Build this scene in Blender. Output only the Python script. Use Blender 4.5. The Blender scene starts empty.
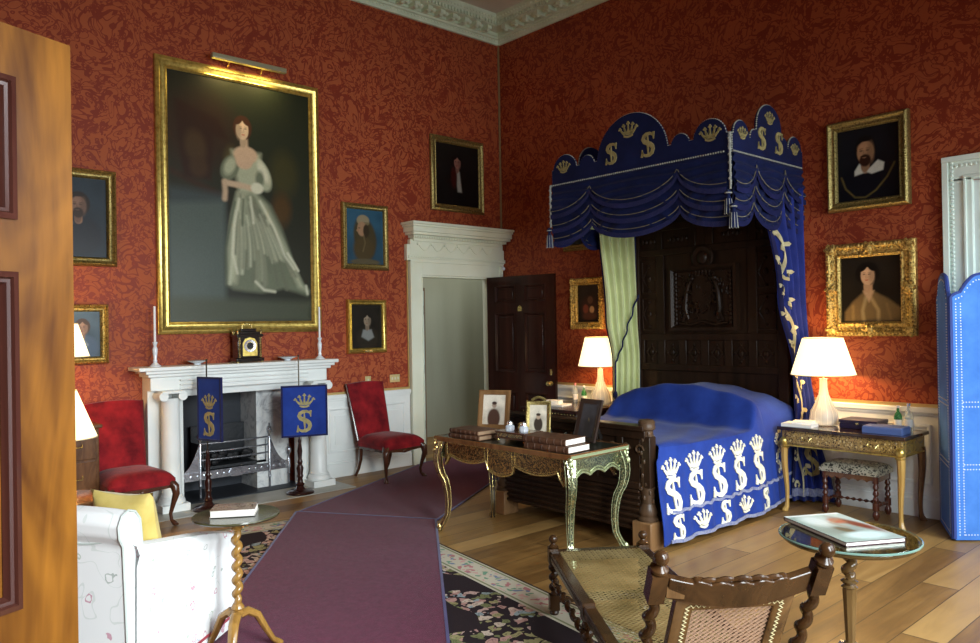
import bpy, bmesh, math, random
import numpy as np
from mathutils import Vector, Matrix
random.seed(7)
PI = math.pi
sc = bpy.context.scene
COL = sc.collection

# ------------------------------------------------------------ camera
cam_d = bpy.data.cameras.new('camera'); cam = bpy.data.objects.new('camera', cam_d); COL.objects.link(cam)
cam_d.sensor_width = 36; cam_d.lens = 764.4*36/980; cam_d.clip_start = .05; cam_d.clip_end = 100
YAW, PITCH, ROLL = .84, .0048, -.0168
fw = Vector((-math.sin(YAW)*math.cos(PITCH), math.cos(YAW)*math.cos(PITCH), math.sin(PITCH)))
rt = Vector((math.cos(YAW), math.sin(YAW), 0)); up = rt.cross(fw)
r2 = rt*math.cos(ROLL)+up*math.sin(ROLL); u2 = -rt*math.sin(ROLL)+up*math.cos(ROLL)
m = Matrix((r2, u2, -fw)).transposed().to_4x4(); m.translation = Vector((7.451, -6.908, 1.65))
cam.matrix_world = m
sc.camera = cam

# ------------------------------------------------------------ world, daylight, exposure
sc.view_settings.view_transform = 'Standard'; sc.view_settings.look = 'None'
sc.view_settings.gamma = 1; sc.view_settings.use_curve_mapping = False
sc.view_settings.exposure = 0.22
w = bpy.data.worlds.new('sky'); sc.world = w; w.use_nodes = True
w.node_tree.nodes['Background'].inputs[0].default_value = (.72, .86, 1, 1)
w.node_tree.nodes['Background'].inputs[1].default_value = .6
def area(name, loc, rot, sx, sy, power, color, spread=PI):
    l = bpy.data.lights.new(name, 'AREA'); l.shape = 'RECTANGLE'; l.size = sx; l.size_y = sy
    l.energy = power; l.color = color; l.spread = spread
    o = bpy.data.objects.new(name, l); COL.objects.link(o); o.location = loc; o.rotation_euler = rot
    return o
WINS = [(-5.9, -4.7), (-3.9, -2.7), (-1.9, -.7)]       # tall windows of the side wall, y ranges
for (a, b), P in zip(WINS, (210, 95, 80)):
    area('window_daylight', (8.62, (a+b)/2, 2.05), (0, math.radians(58), 0), 2.9, 1.2, P, (.88, .97, 1), math.radians(125))

# ------------------------------------------------------------ mesh builder
class MB:
    def __init__(s): s.v = []; s.f = []
    def add(s, vs, fs):
        n = len(s.v); s.v += [tuple(p) for p in vs]; s.f += [tuple(i+n for i in f) for f in fs]; return s
    def box(s, x0, y0, z0, x1, y1, z1):
        if x0 > x1: x0, x1 = x1, x0
        if y0 > y1: y0, y1 = y1, y0
        if z0 > z1: z0, z1 = z1, z0
        return s.add([(x0,y0,z0),(x1,y0,z0),(x1,y1,z0),(x0,y1,z0),(x0,y0,z1),(x1,y0,z1),(x1,y1,z1),(x0,y1,z1)],
              [(0,3,2,1),(4,5,6,7),(0,1,5,4),(1,2,6,5),(2,3,7,6),(3,0,4,7)])
    def bar(s, a, b, w, h, upv=(0,0,1)):
        a = Vector(a); b = Vector(b); d = (b-a).normalized(); u = Vector(upv)
        if abs(d.dot(u)) > .98: u = Vector((1,0,0))
        r = d.cross(u).normalized(); u = r.cross(d)
        vs = []
        for p in (a, b):
            for i, j in ((-1,-1),(1,-1),(1,1),(-1,1)): vs.append(p+r*w/2*i+u*h/2*j)
        return s.add(vs, [(0,1,2,3),(7,6,5,4),(0,4,5,1),(1,5,6,2),(2,6,7,3),(3,7,4,0)])
    def grid(s, nu, nv, fn, cu=False, cv=False):
        vs = [fn(i/nu, j/nv) for j in range(nv+(0 if cv else 1)) for i in range(nu+(0 if cu else 1))]
        W = nu+(0 if cu else 1); H = nv+(0 if cv else 1); fs = []
        for j in range(nv):
            for i in range(nu):
                a = j*W+i; b = j*W+(i+1)%W; c = ((j+1)%H)*W+(i+1)%W; d = ((j+1)%H)*W+i
                fs.append((a,b,c,d))
        return s.add(vs, fs)
    def lathe(s, prof, c=(0,0,0), n=24):
        vs = []; fs = []
        for r, z in prof:
            for k in range(n):
                t = 2*PI*k/n; vs.append((c[0]+r*math.cos(t), c[1]+r*math.sin(t), c[2]+z))
        for j in range(len(prof)-1):
            for k in range(n):
                a = j*n+k; b = j*n+(k+1)%n; fs.append((a,b,b+n,a+n))
        fs.append(tuple(range(n-1,-1,-1))); fs.append(tuple((len(prof)-1)*n+k for k in range(n)))
        return s.add(vs, fs)
    def tube(s, pts, rad, n=8, closed=False, flat=1.0, sq=0):
        pts = [Vector(p) for p in pts]; L = len(pts)
        if not hasattr(rad, '__len__'): rad = [rad]*L
        vs = []; prev = None
        for i, p in enumerate(pts):
            if closed: d = pts[(i+1)%L]-pts[i-1]
            else: d = pts[min(i+1,L-1)]-pts[max(i-1,0)]
            d.normalize()
            if prev is None:
                r = d.cross(Vector((0,0,1)))
                if r.length < .05: r = d.cross(Vector((0,1,0)))
                r.normalize()
            else:
                r = prev-d*prev.dot(d); r.normalize()
            prev = r; q = d.cross(r)
            for k in range(n):
                t = 2*PI*(k+.5)/n; vs.append(p+(r*math.cos(t)+q*math.sin(t)*flat)*rad[i])
        fs = []
        for j in range(L if closed else L-1):
            for k in range(n):
                a = j*n+k; b = j*n+(k+1)%n; c = ((j+1)%L)*n+(k+1)%n; d_ = ((j+1)%L)*n+k
                fs.append((a,d_,c,b))
        if not closed: fs.append(tuple(range(n))); fs.append(tuple((L-1)*n+k for k in range(n-1,-1,-1)))
        return s.add(vs, fs)
    def ball(s, c, r, n=10, sc_=(1,1,1)):
        m_ = max(4, n//2+1)
        prof = [(max(.0005,math.sin(PI*j/m_))*r, -math.cos(PI*j/m_)*r) for j in range(m_+1)]
        k0 = len(s.v); s.lathe(prof, (0,0,0), n)
        for i in range(k0, len(s.v)):
            x, y, z = s.v[i]; s.v[i] = (c[0]+x*sc_[0], c[1]+y*sc_[1], c[2]+z*sc_[2])
        return s
    def prism(s, poly, fn, w0, w1):
        n = len(poly)
        vs = [fn(u,v,w0) for u,v in poly]+[fn(u,v,w1) for u,v in poly]
        fs = [tuple(range(n-1,-1,-1)), tuple(range(n,2*n))]+[(i,(i+1)%n,(i+1)%n+n,i+n) for i in range(n)]
        return s.add(vs, fs)
    def strip(s, path, widths, fn, w0=0, w1=.005):
        # ribbon along a 2D path mapped by fn(u,v,w)
        n = len(path); L = []; R = []
        for i in range(n):
            a = path[max(i-1,0)]; b = path[min(i+1,n-1)]; dx = b[0]-a[0]; dy = b[1]-a[1]; l = math.hypot(dx,dy) or 1
            wd = widths[i]/2 if hasattr(widths,'__len__') else widths/2
            L.append((path[i][0]-dy/l*wd, path[i][1]+dx/l*wd)); R.append((path[i][0]+dy/l*wd, path[i][1]-dx/l*wd))
        vs = []
        for i in range(n): vs += [fn(*L[i],w0), fn(*R[i],w0), fn(*R[i],w1), fn(*L[i],w1)]
        fs = []
        for i in range(n-1):
            a = 4*i
            for k in range(4): fs.append((a+k, a+(k+1)%4, a+4+(k+1)%4, a+4+k))
        fs += [(0,1,2,3), (4*n-1,4*n-2,4*n-3,4*n-4)]
        return s.add(vs, fs)
    def rot(s, k0, M):
        for i in range(k0, len(s.v)): s.v[i] = tuple(M @ Vector(s.v[i]))
        return s
    def build(s, name, mat, parent=None, smooth=True, bevel=0, seg=2, angle=38, **kw):
        me = bpy.data.meshes.new(name); me.from_pydata(s.v, [], s.f)
        bm = bmesh.new(); bm.from_mesh(me); bmesh.ops.recalc_face_normals(bm, faces=bm.faces); bm.to_mesh(me); bm.free()
        me.materials.append(mat)
        if smooth:
            me.polygons.foreach_set('use_smooth', [True]*len(me.polygons)); me.set_sharp_from_angle(angle=math.radians(angle))
        o = bpy.data.objects.new(name, me); COL.objects.link(o)
        if parent: o.parent = parent
        if bevel:
            b = o.modifiers.new('bevel', 'BEVEL'); b.width = bevel; b.segments = seg; b.limit_method = 'ANGLE'; b.angle_limit = math.radians(40)
        for k, v in kw.items(): o[k] = v
        return o
def thing(name, label, cat, loc=(0,0,0), rz=0, group=None):
    o = bpy.data.objects.new(name, None); COL.objects.link(o); o.location = loc; o.rotation_euler = (0,0,rz)
    o.empty_display_size = .1
    o['label'] = label; o['category'] = cat
    if group: o['group'] = group
    return o
def tag(o, label, cat, group=None):
    o['label'] = label; o['category'] = cat
    if group: o['group'] = group
    return o
def struct(name, mb, mat, **k):
    o = mb.build(name, mat, **k); o['kind'] = 'structure'; return o
def copy_tree(o, parent=None):
    c = o.copy(); COL.objects.link(c)
    if parent: c.parent = parent
    for ch in [x for x in COL.objects if x.parent == o]: copy_tree(ch, c)
    return c

# ------------------------------------------------------------ materials
MATS = {}
def mat(name, col=(.5,.5,.5), rough=.5, metal=0, spec=None, trans=0, emis=None, es=0, sheen=0, coat=0, ior=None):
    if name in MATS: return MATS[name]
    m_ = bpy.data.materials.new(name); m_.use_nodes = True; MATS[name] = m_
    b = m_.node_tree.nodes['Principled BSDF']; I = b.inputs
    I['Base Color'].default_value = (*col,1); I['Roughness'].default_value = rough; I['Metallic'].default_value = metal
    if spec is not None: I['Specular IOR Level'].default_value = spec
    if trans: I['Transmission Weight'].default_value = trans
    if emis: I['Emission Color'].default_value = (*emis,1); I['Emission Strength'].default_value = es
    if sheen: I['Sheen Weight'].default_value = sheen; I['Sheen Roughness'].default_value = .4
    if coat: I['Coat Weight'].default_value = coat; I['Coat Roughness'].default_value = .12
    if ior: I['IOR'].default_value = ior
    return m_
class N:
    def __init__(s, m_): s.t = m_.node_tree; s.b = s.t.nodes['Principled BSDF']
    def n(s, typ, ins=None, **attrs):
        x = s.t.nodes.new(typ)
        for k, v in attrs.items(): setattr(x, k, v)
        for k, v in (ins or {}).items():
            if hasattr(v, 'is_output') : s.t.links.new(v, x.inputs[k])
            else: x.inputs[k].default_value = v
        return x
    def math(s, op, a, b=0.0, c=None):
        ins = {0: a, 1: b}
        if c is not None: ins[2] = c
        return s.n('ShaderNodeMath', ins, operation=op).outputs[0]
    def obj(s): return s.n('ShaderNodeTexCoord').outputs['Object']
    def map(s, v, scale=(1,1,1), rot=(0,0,0), loc=(0,0,0)):
        return s.n('ShaderNodeMapping', {'Vector': v, 'Scale': scale, 'Rotation': rot, 'Location': loc}).outputs[0]
    def noise(s, v, scale, det=2, rough=.5, dist=0, out=0):
        return s.n('ShaderNodeTexNoise', {'Vector': v, 'Scale': scale, 'Detail': det, 'Roughness': rough, 'Distortion': dist}).outputs[out]
    def ramp(s, f, stops, interp='LINEAR'):
        x = s.n('ShaderNodeValToRGB', {0: f}); cr = x.color_ramp; cr.interpolation = interp
        while len(cr.elements) < len(stops): cr.elements.new(.5)
        for e, (p, c) in zip(cr.elements, stops): e.position = p; e.color = (*c,1) if len(c) == 3 else c
        return x.outputs[0]
    def mix(s, f, a, b):
        x = s.t.nodes.new('ShaderNodeMix'); x.data_type = 'RGBA'
        for k, v in ((0,f),(6,a),(7,b)):
            if hasattr(v, 'is_output'): s.t.links.new(v, x.inputs[k])
            else: x.inputs[k].default_value = v if k == 0 else (*v,1)
        return x.outputs[2]
    def set(s, k, v): s.t.links.new(v, s.b.inputs[k])
    def bump(s, h, st=.3, d=.01):
        x = s.n('ShaderNodeBump', {'Height': h, 'Strength': st, 'Distance': d}); s.t.links.new(x.outputs[0], s.b.inputs['Normal'])
def wood(name, c1, c2, rough=.35, scale=6, stretch=(1,1,.08), coat=.3, contrast=(.3,.7), figure=0, spec=.35):
    if name in MATS: return MATS[name]
    m_ = mat(name, c1, rough, coat=coat*.6, spec=spec); n = N(m_); v = n.map(n.obj(), stretch)
    f = n.noise(v, scale, 5, .6, 1.2)
    if figure:
        g = n.noise(n.map(n.obj(), (1,1,.35), (0,0,0)), figure, 2, .5, 3); f = n.math('ADD', n.math('MULTIPLY', f, .6), n.math('MULTIPLY', g, .4))
    n.set('Base Color', n.ramp(f, [(contrast[0], c1), (contrast[1], c2)]))
    n.bump(f, .08, .002)
    return m_
def gold(name, c=(.62,.42,.12), rough=.35, bump=40, dark=(.2,.12,.03), st=.5, dist=.006):
    if name in MATS: return MATS[name]
    m_ = mat(name, c, rough, .85); n = N(m_); f = n.noise(n.obj(), bump, 4, .6)
    n.set('Base Color', n.ramp(f, [(.32, dark), (.55, c)])); n.bump(f, st, dist)
    return m_
def fabric(name, c1, c2, scale=300, rough=.85, sheen=.3, mott=4, st=.2):
    if name in MATS: return MATS[name]
    m_ = mat(name, c1, rough, sheen=sheen, spec=.2); n = N(m_)
    f = n.noise(n.obj(), mott, 4, .6); n.set('Base Color', n.ramp(f, [(.3, c1), (.7, c2)]))
    n.bump(n.noise(n.obj(), scale, 2), st, .003)
    return m_
# wallpaper: crimson scrolling damask on an orange-red ground
def damask():
    m_ = mat('damask_wallpaper', (.4,.06,.02), .62, spec=.25); n = N(m_)
    sp = n.n('ShaderNodeSeparateXYZ', {0: n.obj()})
    u = n.math('ADD', sp.outputs[0], sp.outputs[1])
    P = n.n('ShaderNodeCombineXYZ', {0: u, 1: sp.outputs[2], 2: 0.0}).outputs[0]
    wv = n.noise(P, 2.6, 1, .5, 0, 1)
    wv = n.n('ShaderNodeVectorMath', {0: wv, 1: (.5,.5,.5)}, operation='SUBTRACT').outputs[0]
    wv = n.n('ShaderNodeVectorMath', {0: wv, 'Scale': .38}, operation='SCALE').outputs[0]
    Q = n.n('ShaderNodeVectorMath', {0: P, 1: wv}, operation='ADD').outputs[0]
    def band(scale, w_, off):
        f = n.noise(n.map(Q, loc=(off,off,0)), scale, 0, .5, .6)
        return n.math('LESS_THAN', n.math('ABSOLUTE', n.math('SUBTRACT', f, .5)), w_)
    vine = n.math('MAXIMUM', band(9.5,.036,3), band(12.0,.032,11))
    vo = n.n('ShaderNodeTexVoronoi', {'Vector': Q, 'Scale': 5.0, 'Randomness': .75}, feature='F1').outputs['Distance']
    e = n.noise(P, 30, 1, .5)
    fl = n.math('ADD', vo, n.math('MULTIPLY', n.math('SUBTRACT', e, .5), .62))
    flower = n.math('LESS_THAN', fl, .27)
    ring = n.math('LESS_THAN', n.math('ABSOLUTE', n.math('SUBTRACT', fl, .17)), .022)
    flower = n.math('SUBTRACT', flower, ring)
    v2 = n.n('ShaderNodeTexVoronoi', {'Vector': n.map(Q, (1,.62,1), (0,0,.6)), 'Scale': 21.0, 'Randomness': 1.0}, feature='F1').outputs['Distance']
    leaf = n.math('LESS_THAN', n.math('ADD', v2, n.math('MULTIPLY', e, .25)), .46)
    vein = n.math('LESS_THAN', n.math('ABSOLUTE', n.math('SUBTRACT', v2, .13)), .03)
    leaf = n.math('SUBTRACT', leaf, vein)
    pat = n.math('MAXIMUM', n.math('MAXIMUM', vine, flower), leaf)
    tone = n.noise(P, .6, 2)
    g = n.ramp(tone, [(.3, (.34,.078,.027)), (.7, (.41,.096,.033))])
    d = n.ramp(tone, [(.3, (.20,.028,.012)), (.7, (.25,.036,.015))])
    n.set('Base Color', n.mix(pat, g, d))
    n.set('Roughness', n.math('SUBTRACT', .66, n.math('MULTIPLY', pat, .12)))
    return m_
WALLP = damask()
def planks(name, c, w_=.21, along='y', L=2.6):
    m_ = mat(name, c[0], .32, spec=.32, coat=.04); n = N(m_); o = n.obj()
    sp = n.n('ShaderNodeSeparateXYZ', {0: o}); X = sp.outputs[0 if along == 'y' else 1]; Y = sp.outputs[1 if along == 'y' else 0]
    xs = n.math('DIVIDE', X, w_); i = n.math('FLOOR', xs); fr = n.math('SUBTRACT', xs, i)
    ys = n.math('ADD', n.math('DIVIDE', Y, L), n.math('MULTIPLY', n.math('SINE', n.math('MULTIPLY', i, 57.3)), 3.7))
    j = n.math('FLOOR', ys); fy = n.math('SUBTRACT', ys, j)
    idv = n.n('ShaderNodeCombineXYZ', {0: i, 1: j, 2: 0.0}).outputs[0]
    rnd = n.n('ShaderNodeTexWhiteNoise', {'Vector': idv}).outputs[0]
    off = n.n('ShaderNodeVectorMath', {0: o, 1: n.n('ShaderNodeVectorMath', {0: idv, 1: (3.1,7.7,0)}, operation='MULTIPLY').outputs[0]}, operation='ADD').outputs[0]
    st = (1,.1,1) if along == 'y' else (.1,1,1)
    g = n.noise(n.map(off, st), 9, 6, .65, 1.5)
    big = n.noise(o, 1.6, 3, .6)
    f = n.math('ADD', n.math('MULTIPLY', g, .55), n.math('ADD', n.math('MULTIPLY', rnd, .42), n.math('MULTIPLY', big, .25)))
    colr = n.ramp(f, [(.28, c[0]), (.52, c[1]), (.8, c[2])])
    gx = n.math('LESS_THAN', n.math('MINIMUM', fr, n.math('SUBTRACT', 1.0, fr)), .012)
    gy = n.math('LESS_THAN', fy, .003)
    gap = n.math('MAXIMUM', gx, gy)
    n.set('Base Color', n.mix(gap, colr, (.045,.024,.010)))
    n.set('Roughness', n.math('ADD', .30, n.math('MULTIPLY', g, .25)))
    n.bump(n.math('SUBTRACT', n.math('MULTIPLY', g, .3), gap), .25, .004)
    return m_
FLOOR = planks('oak_floorboards', [(.09,.040,.012), (.24,.125,.036), (.40,.235,.08)])
WHITE = mat('white_paint', (.78,.80,.78), .35); _n = N(WHITE); _n.set('Base Color', _n.ramp(_n.noise(_n.obj(), 3, 3), [(.3,(.74,.77,.75)),(.7,(.82,.84,.82))]))
CREAM = mat('plaster_ceiling', (.62,.60,.50), .8); _n = N(CREAM); _n.set('Base Color', _n.ramp(_n.noise(_n.obj(), 2, 3), [(.3,(.56,.55,.47)),(.7,(.66,.64,.54))]))
CORN = mat('cornice_paint', (.66,.78,.60), .55); _n = N(CORN); _n.set('Base Color', _n.ramp(_n.noise(_n.obj(), 5, 3), [(.3,(.62,.74,.56)),(.7,(.74,.86,.68))]))
DCP = mat('doorcase_paint', (.78,.80,.66), .4); _n = N(DCP); _n.set('Base Color', _n.ramp(_n.noise(_n.obj(), 3, 3), [(.3,(.74,.77,.62)),(.7,(.80,.83,.69))]))
HALL = mat('hall_paint', (.42,.45,.40), .7); _n = N(HALL); _n.set('Base Color', _n.ramp(_n.noise(_n.map(_n.obj(),(1,1,.15)), 4, 3), [(.3,(.36,.37,.29)),(.7,(.42,.43,.34))]))
GOLD = gold('gilt_plain', (.72,.55,.15), .3, 25, (.45,.3,.07), .15, .002)
GOLDO = gold('gilt_carved', (.70,.50,.16), .36, 55, (.16,.09,.02), .9, .012)
GOLDD = gold('gilt_dull', (.42,.33,.12), .42, 60, (.12,.09,.03), .6, .006)
BRASS = gold('gilt_bronze', (.80,.66,.28), .25, 70, (.35,.24,.08), .5, .004)
FILLET = mat('gilt_fillet', (.60,.43,.17), .4, .6)
MAHOG = wood('dark_mahogany', (.016,.005,.004), (.042,.012,.008), .25, 5, coat=.25, spec=.2)
DOORW = wood('golden_mahogany', (.07,.021,.003), (.27,.105,.012), .32, 4, (1,1,.16), coat=.25, contrast=(.36,.62), figure=3.4, spec=.25)
DOORM = wood('door_moulding_mahogany', (.035,.010,.008), (.10,.035,.024), .16, 5, coat=.8)
OAKD = wood('dark_carved_oak', (.011,.0055,.003), (.034,.016,.008), .42, 7, coat=.06, spec=.22)
OAKB = wood('bedpost_oak', (.035,.019,.010), (.10,.056,.03), .4, 9, coat=.15, spec=.3)
OAKBL = wood('pale_block_oak', (.17,.085,.032), (.28,.15,.065), .5, 6, coat=.05)
WALN = wood('walnut', (.06,.024,.010), (.20,.09,.035), .22, 6, coat=.6, figure=9)
WALNC = wood('chair_walnut', (.035,.012,.006), (.10,.035,.018), .22, 8, coat=.6)
DAYW = wood('daybed_walnut', (.012,.005,.0022), (.052,.023,.008), .24, 9, coat=.3, spec=.22)
TWIST = wood('golden_walnut', (.17,.08,.018), (.42,.23,.055), .18, 8, coat=.8)
EBON = mat('black_lacquer', (.012,.010,.009), .12, coat=.8)
LEATH = mat('black_desk_leather', (.015,.02,.014), .28, coat=.3)
STEEL = gold('polished_steel', (.55,.57,.62), .22, 30, (.3,.32,.36), .15, .002)
IRON = mat('cast_iron', (.02,.022,.026), .55, .3); _n = N(IRON); _n.bump(_n.noise(_n.obj(), 40, 4), .5, .01)
SLATE = mat('hearth_slate', (.028,.032,.040), .55, spec=.3)
GLASS = mat('clear_glass', (.95,1,.98), .02, trans=1, ior=1.45)
GREENG = mat('green_glass', (.12,.5,.2), .03, trans=1, ior=1.45)
BRONZG = mat('table_glass', (.85,.95,.9), .01, trans=1, ior=1.45)
PAPER = mat('page_paper', (.82,.80,.74), .8)
SILV = mat('silver', (.75,.76,.80), .2, .9)
PORC = mat('glazed_porcelain', (.75,.80,.86), .15, coat=.5)
WAX = mat('candle_wax', (.85,.85,.85), .4)
VELVET = fabric('red_velvet', (.10,.003,.007), (.30,.012,.017), 400, .85, .12, 7)
BLUEV = fabric('royal_blue_cloth', (.009,.028,.19), (.020,.055,.31), 350, .85, .08, 3)
NAVY = fabric('navy_valance_silk', (.003,.007,.042), (.006,.013,.072), 350, .7, .08, 5)
BLUES = fabric('blue_screen_baize', (.05,.18,.58), (.085,.26,.74), 250, .75, .1, 5)
GREENL = fabric('pale_green_silk', (.50,.55,.25), (.66,.70,.37), 300, .55, .2, 3)
EMBW = fabric('cream_embroidery', (.74,.68,.46), (.90,.88,.78), 300, .7, .1, 20)
EMBG = fabric('old_gold_embroidery', (.26,.22,.09), (.42,.36,.16), 300, .6, .1, 25)
BRAID = fabric('blue_grey_braid', (.12,.14,.30), (.32,.33,.42), 200, .8, .1, 60)
ROPE = fabric('rope_trim', (.26,.27,.24), (.42,.43,.38), 200, .7, .1, 40)
YELL = fabric('yellow_cushion_silk', (.50,.38,.10), (.66,.52,.18), 200, .7, .2, 6)
PURP = fabric('purple_drugget', (.078,.005,.029), (.118,.010,.043), 500, .95, .1, 30, .5)
DBLUE = fabric('dark_blue_binding', (.008,.010,.05), (.016,.018,.09), 300, .9)
BTRIM = fabric('runner_blue_tape', (.03,.022,.11), (.05,.04,.16), 300, .9)
LEABR = fabric('brown_book_leather', (.045,.020,.012), (.14,.065,.035), 80, .5, 0, 18)
SHADE = mat('lampshade', (.9,.82,.62), .8)
_n = N(SHADE); SHADE.node_tree.nodes['Principled BSDF'].inputs['Emission Color'].default_value = (1,.80,.42,1); SHADE.node_tree.nodes['Principled BSDF'].inputs['Emission Strength'].default_value = 1.7
def marble():
    m_ = mat('veined_marble', (.6,.6,.6), .3); n = N(m_); f = n.noise(n.obj(), 5, 6, .7, 2.5)
    n.set('Base Color', n.ramp(f, [(.35,(.36,.38,.40)),(.5,(.66,.68,.68)),(.7,(.78,.79,.77))])); return m_
MARB = marble()
HSTONE = mat('hearth_stone', (.34,.33,.29), .4); _n = N(HSTONE); _n.set('Base Color', _n.ramp(_n.noise(_n.obj(), 4, 5), [(.3,(.27,.27,.24)),(.7,(.42,.41,.36))]))
def boulle(name, ground, metal_c, scale=30, w_=.05, mt=.9):
    m_ = mat(name, ground, .2, coat=.6); n = N(m_); o = n.obj()
    f = n.noise(o, scale, 0, .5, 1.5); g = n.noise(n.map(o, loc=(5,5,5)), scale*1.3, 0, .5, 1)
    k = n.math('MAXIMUM', n.math('LESS_THAN', n.math('ABSOLUTE', n.math('SUBTRACT', f, .5)), w_), n.math('LESS_THAN', n.math('ABSOLUTE', n.math('SUBTRACT', g, .48)), w_*.8))
    n.set('Base Color', n.mix(k, ground, metal_c)); n.set('Metallic', n.math('MULTIPLY', k, mt))
    return m_
BOUL = boulle('brass_inlaid_tortoiseshell', (.035,.014,.008), (.50,.36,.14))
BOUL_LIT = boulle('brass_inlay_window_lit', (.03,.04,.02), (.62,.62,.34), 34, .045)  # inlay paled to carry window light on desk ends and right legs
MARQ = boulle('floral_marquetry', (.36,.23,.06), (.07,.035,.012), 30, .035)
def rugmat():
    m_ = mat('needlework_rug', (.02,.02,.02), .95, spec=.1); n = N(m_); o = n.obj()
    sp = n.n('ShaderNodeSeparateXYZ', {0: o}); X, Y = sp.outputs[0], sp.outputs[1]
    dx = n.math('SUBTRACT', 1.95, n.math('ABSOLUTE', X)); dy = n.math('SUBTRACT', 1.85, n.math('ABSOLUTE', Y))
    d = n.math('MINIMUM', dx, dy)
    wv = n.noise(o, 15, 1, .5, 0, 1)
    wv = n.n('ShaderNodeVectorMath', {0: n.n('ShaderNodeVectorMath', {0: wv, 1: (.5,.5,.5)}, operation='SUBTRACT').outputs[0], 'Scale': .13}, operation='SCALE').outputs[0]
    q = n.n('ShaderNodeVectorMath', {0: o, 1: wv}, operation='ADD').outputs[0]
    v1 = n.n('ShaderNodeTexVoronoi', {'Vector': q, 'Scale': 15.0}); dist, colr = v1.outputs['Distance'], v1.outputs['Color']
    rs = n.n('ShaderNodeSeparateColor', {0: colr}).outputs[0]
    petals = n.ramp(rs, [(0,(.42,.24,.21)),(.22,(.17,.18,.08)),(.42,(.52,.42,.34)),(.56,(.26,.32,.34)),(.70,(.30,.27,.13)),(.84,(.48,.32,.28))], 'CONSTANT')
    clus = n.noise(o, 1.55, 1, .5)
    msk = n.math('MULTIPLY', n.math('GREATER_THAN', clus, .475), n.math('LESS_THAN', dist, .52))
    inner = n.math('LESS_THAN', n.math('ABSOLUTE', n.math('SUBTRACT', dist, .24)), .03)
    petals = n.mix(n.math('MULTIPLY', inner, .6), petals, (.04,.035,.02))
    field = n.mix(msk, (.026,.018,.021), petals)
    # border: cream band with pink and green garland
    v2 = n.n('ShaderNodeTexVoronoi', {'Vector': q, 'Scale': 17.0}); d2, c2 = v2.outputs['Distance'], v2.outputs['Color']
    r2_ = n.n('ShaderNodeSeparateColor', {0: c2}).outputs[1]
    gar = n.ramp(r2_, [(0,(.42,.17,.18)),(.35,(.15,.28,.19)),(.6,(.55,.32,.30)),(.8,(.16,.2,.3))], 'CONSTANT')
    bd = n.mix(n.math('MULTIPLY', n.math('LESS_THAN', d2, .42), n.math('LESS_THAN', n.math('ABSOLUTE', n.math('SUBTRACT', d, .13)), .075)), (.50,.46,.36), gar)
    line = n.math('LESS_THAN', n.math('ABSOLUTE', n.math('SUBTRACT', n.math('ABSOLUTE', n.math('SUBTRACT', d, .13)), .095)), .008)
    bd = n.mix(line, bd, (.20,.22,.12))
    colf = n.mix(n.math('LESS_THAN', d, .25), field, bd)
    colf = n.mix(n.math('LESS_THAN', d, .015), colf, (.05,.03,.02))
    n.set('Base Color', colf); n.bump(n.noise(o, 300, 2), .4, .003)
    return m_
RUG = rugmat()
def chintz():
    m_ = mat('floral_chintz', (.85,.86,.86), .6, spec=.3); n = N(m_); o = n.obj()
    wv = n.noise(o, 8, 1, .5, 0, 1)
    wv = n.n('ShaderNodeVectorMath', {0: n.n('ShaderNodeVectorMath', {0: wv, 1: (.5,.5,.5)}, operation='SUBTRACT').outputs[0], 'Scale': .08}, operation='SCALE').outputs[0]
    q = n.n('ShaderNodeVectorMath', {0: o, 1: wv}, operation='ADD').outputs[0]
    v1 = n.n('ShaderNodeTexVoronoi', {'Vector': q, 'Scale': 9.5}); d, c = v1.outputs['Distance'], v1.outputs['Color']
    rs = n.n('ShaderNodeSeparateColor', {0: c}).outputs[0]
    pet = n.ramp(rs, [(0,(.55,.20,.30)),(.3,(.40,.46,.60)),(.5,(.45,.52,.42)),(.7,(.62,.30,.36)),(.85,(.34,.40,.36))], 'CONSTANT')
    e = n.noise(o, 40, 1)
    ring = n.math('LESS_THAN', n.math('ABSOLUTE', n.math('SUBTRACT', n.math('ADD', d, n.math('MULTIPLY', n.math('SUBTRACT', e, .5), .25)), .17)), .028)
    f = n.noise(q, 8.0, 0, .5, .5); stem = n.math('LESS_THAN', n.math('ABSOLUTE', n.math('SUBTRACT', f, .5)), .010)
    base = n.mix(n.math('MULTIPLY', stem, .5), (.86,.87,.87), (.60,.66,.62))
    n.set('Base Color', n.mix(n.math('MULTIPLY', ring, .75), base, pet)); return m_
CHINTZ = chintz()
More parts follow.
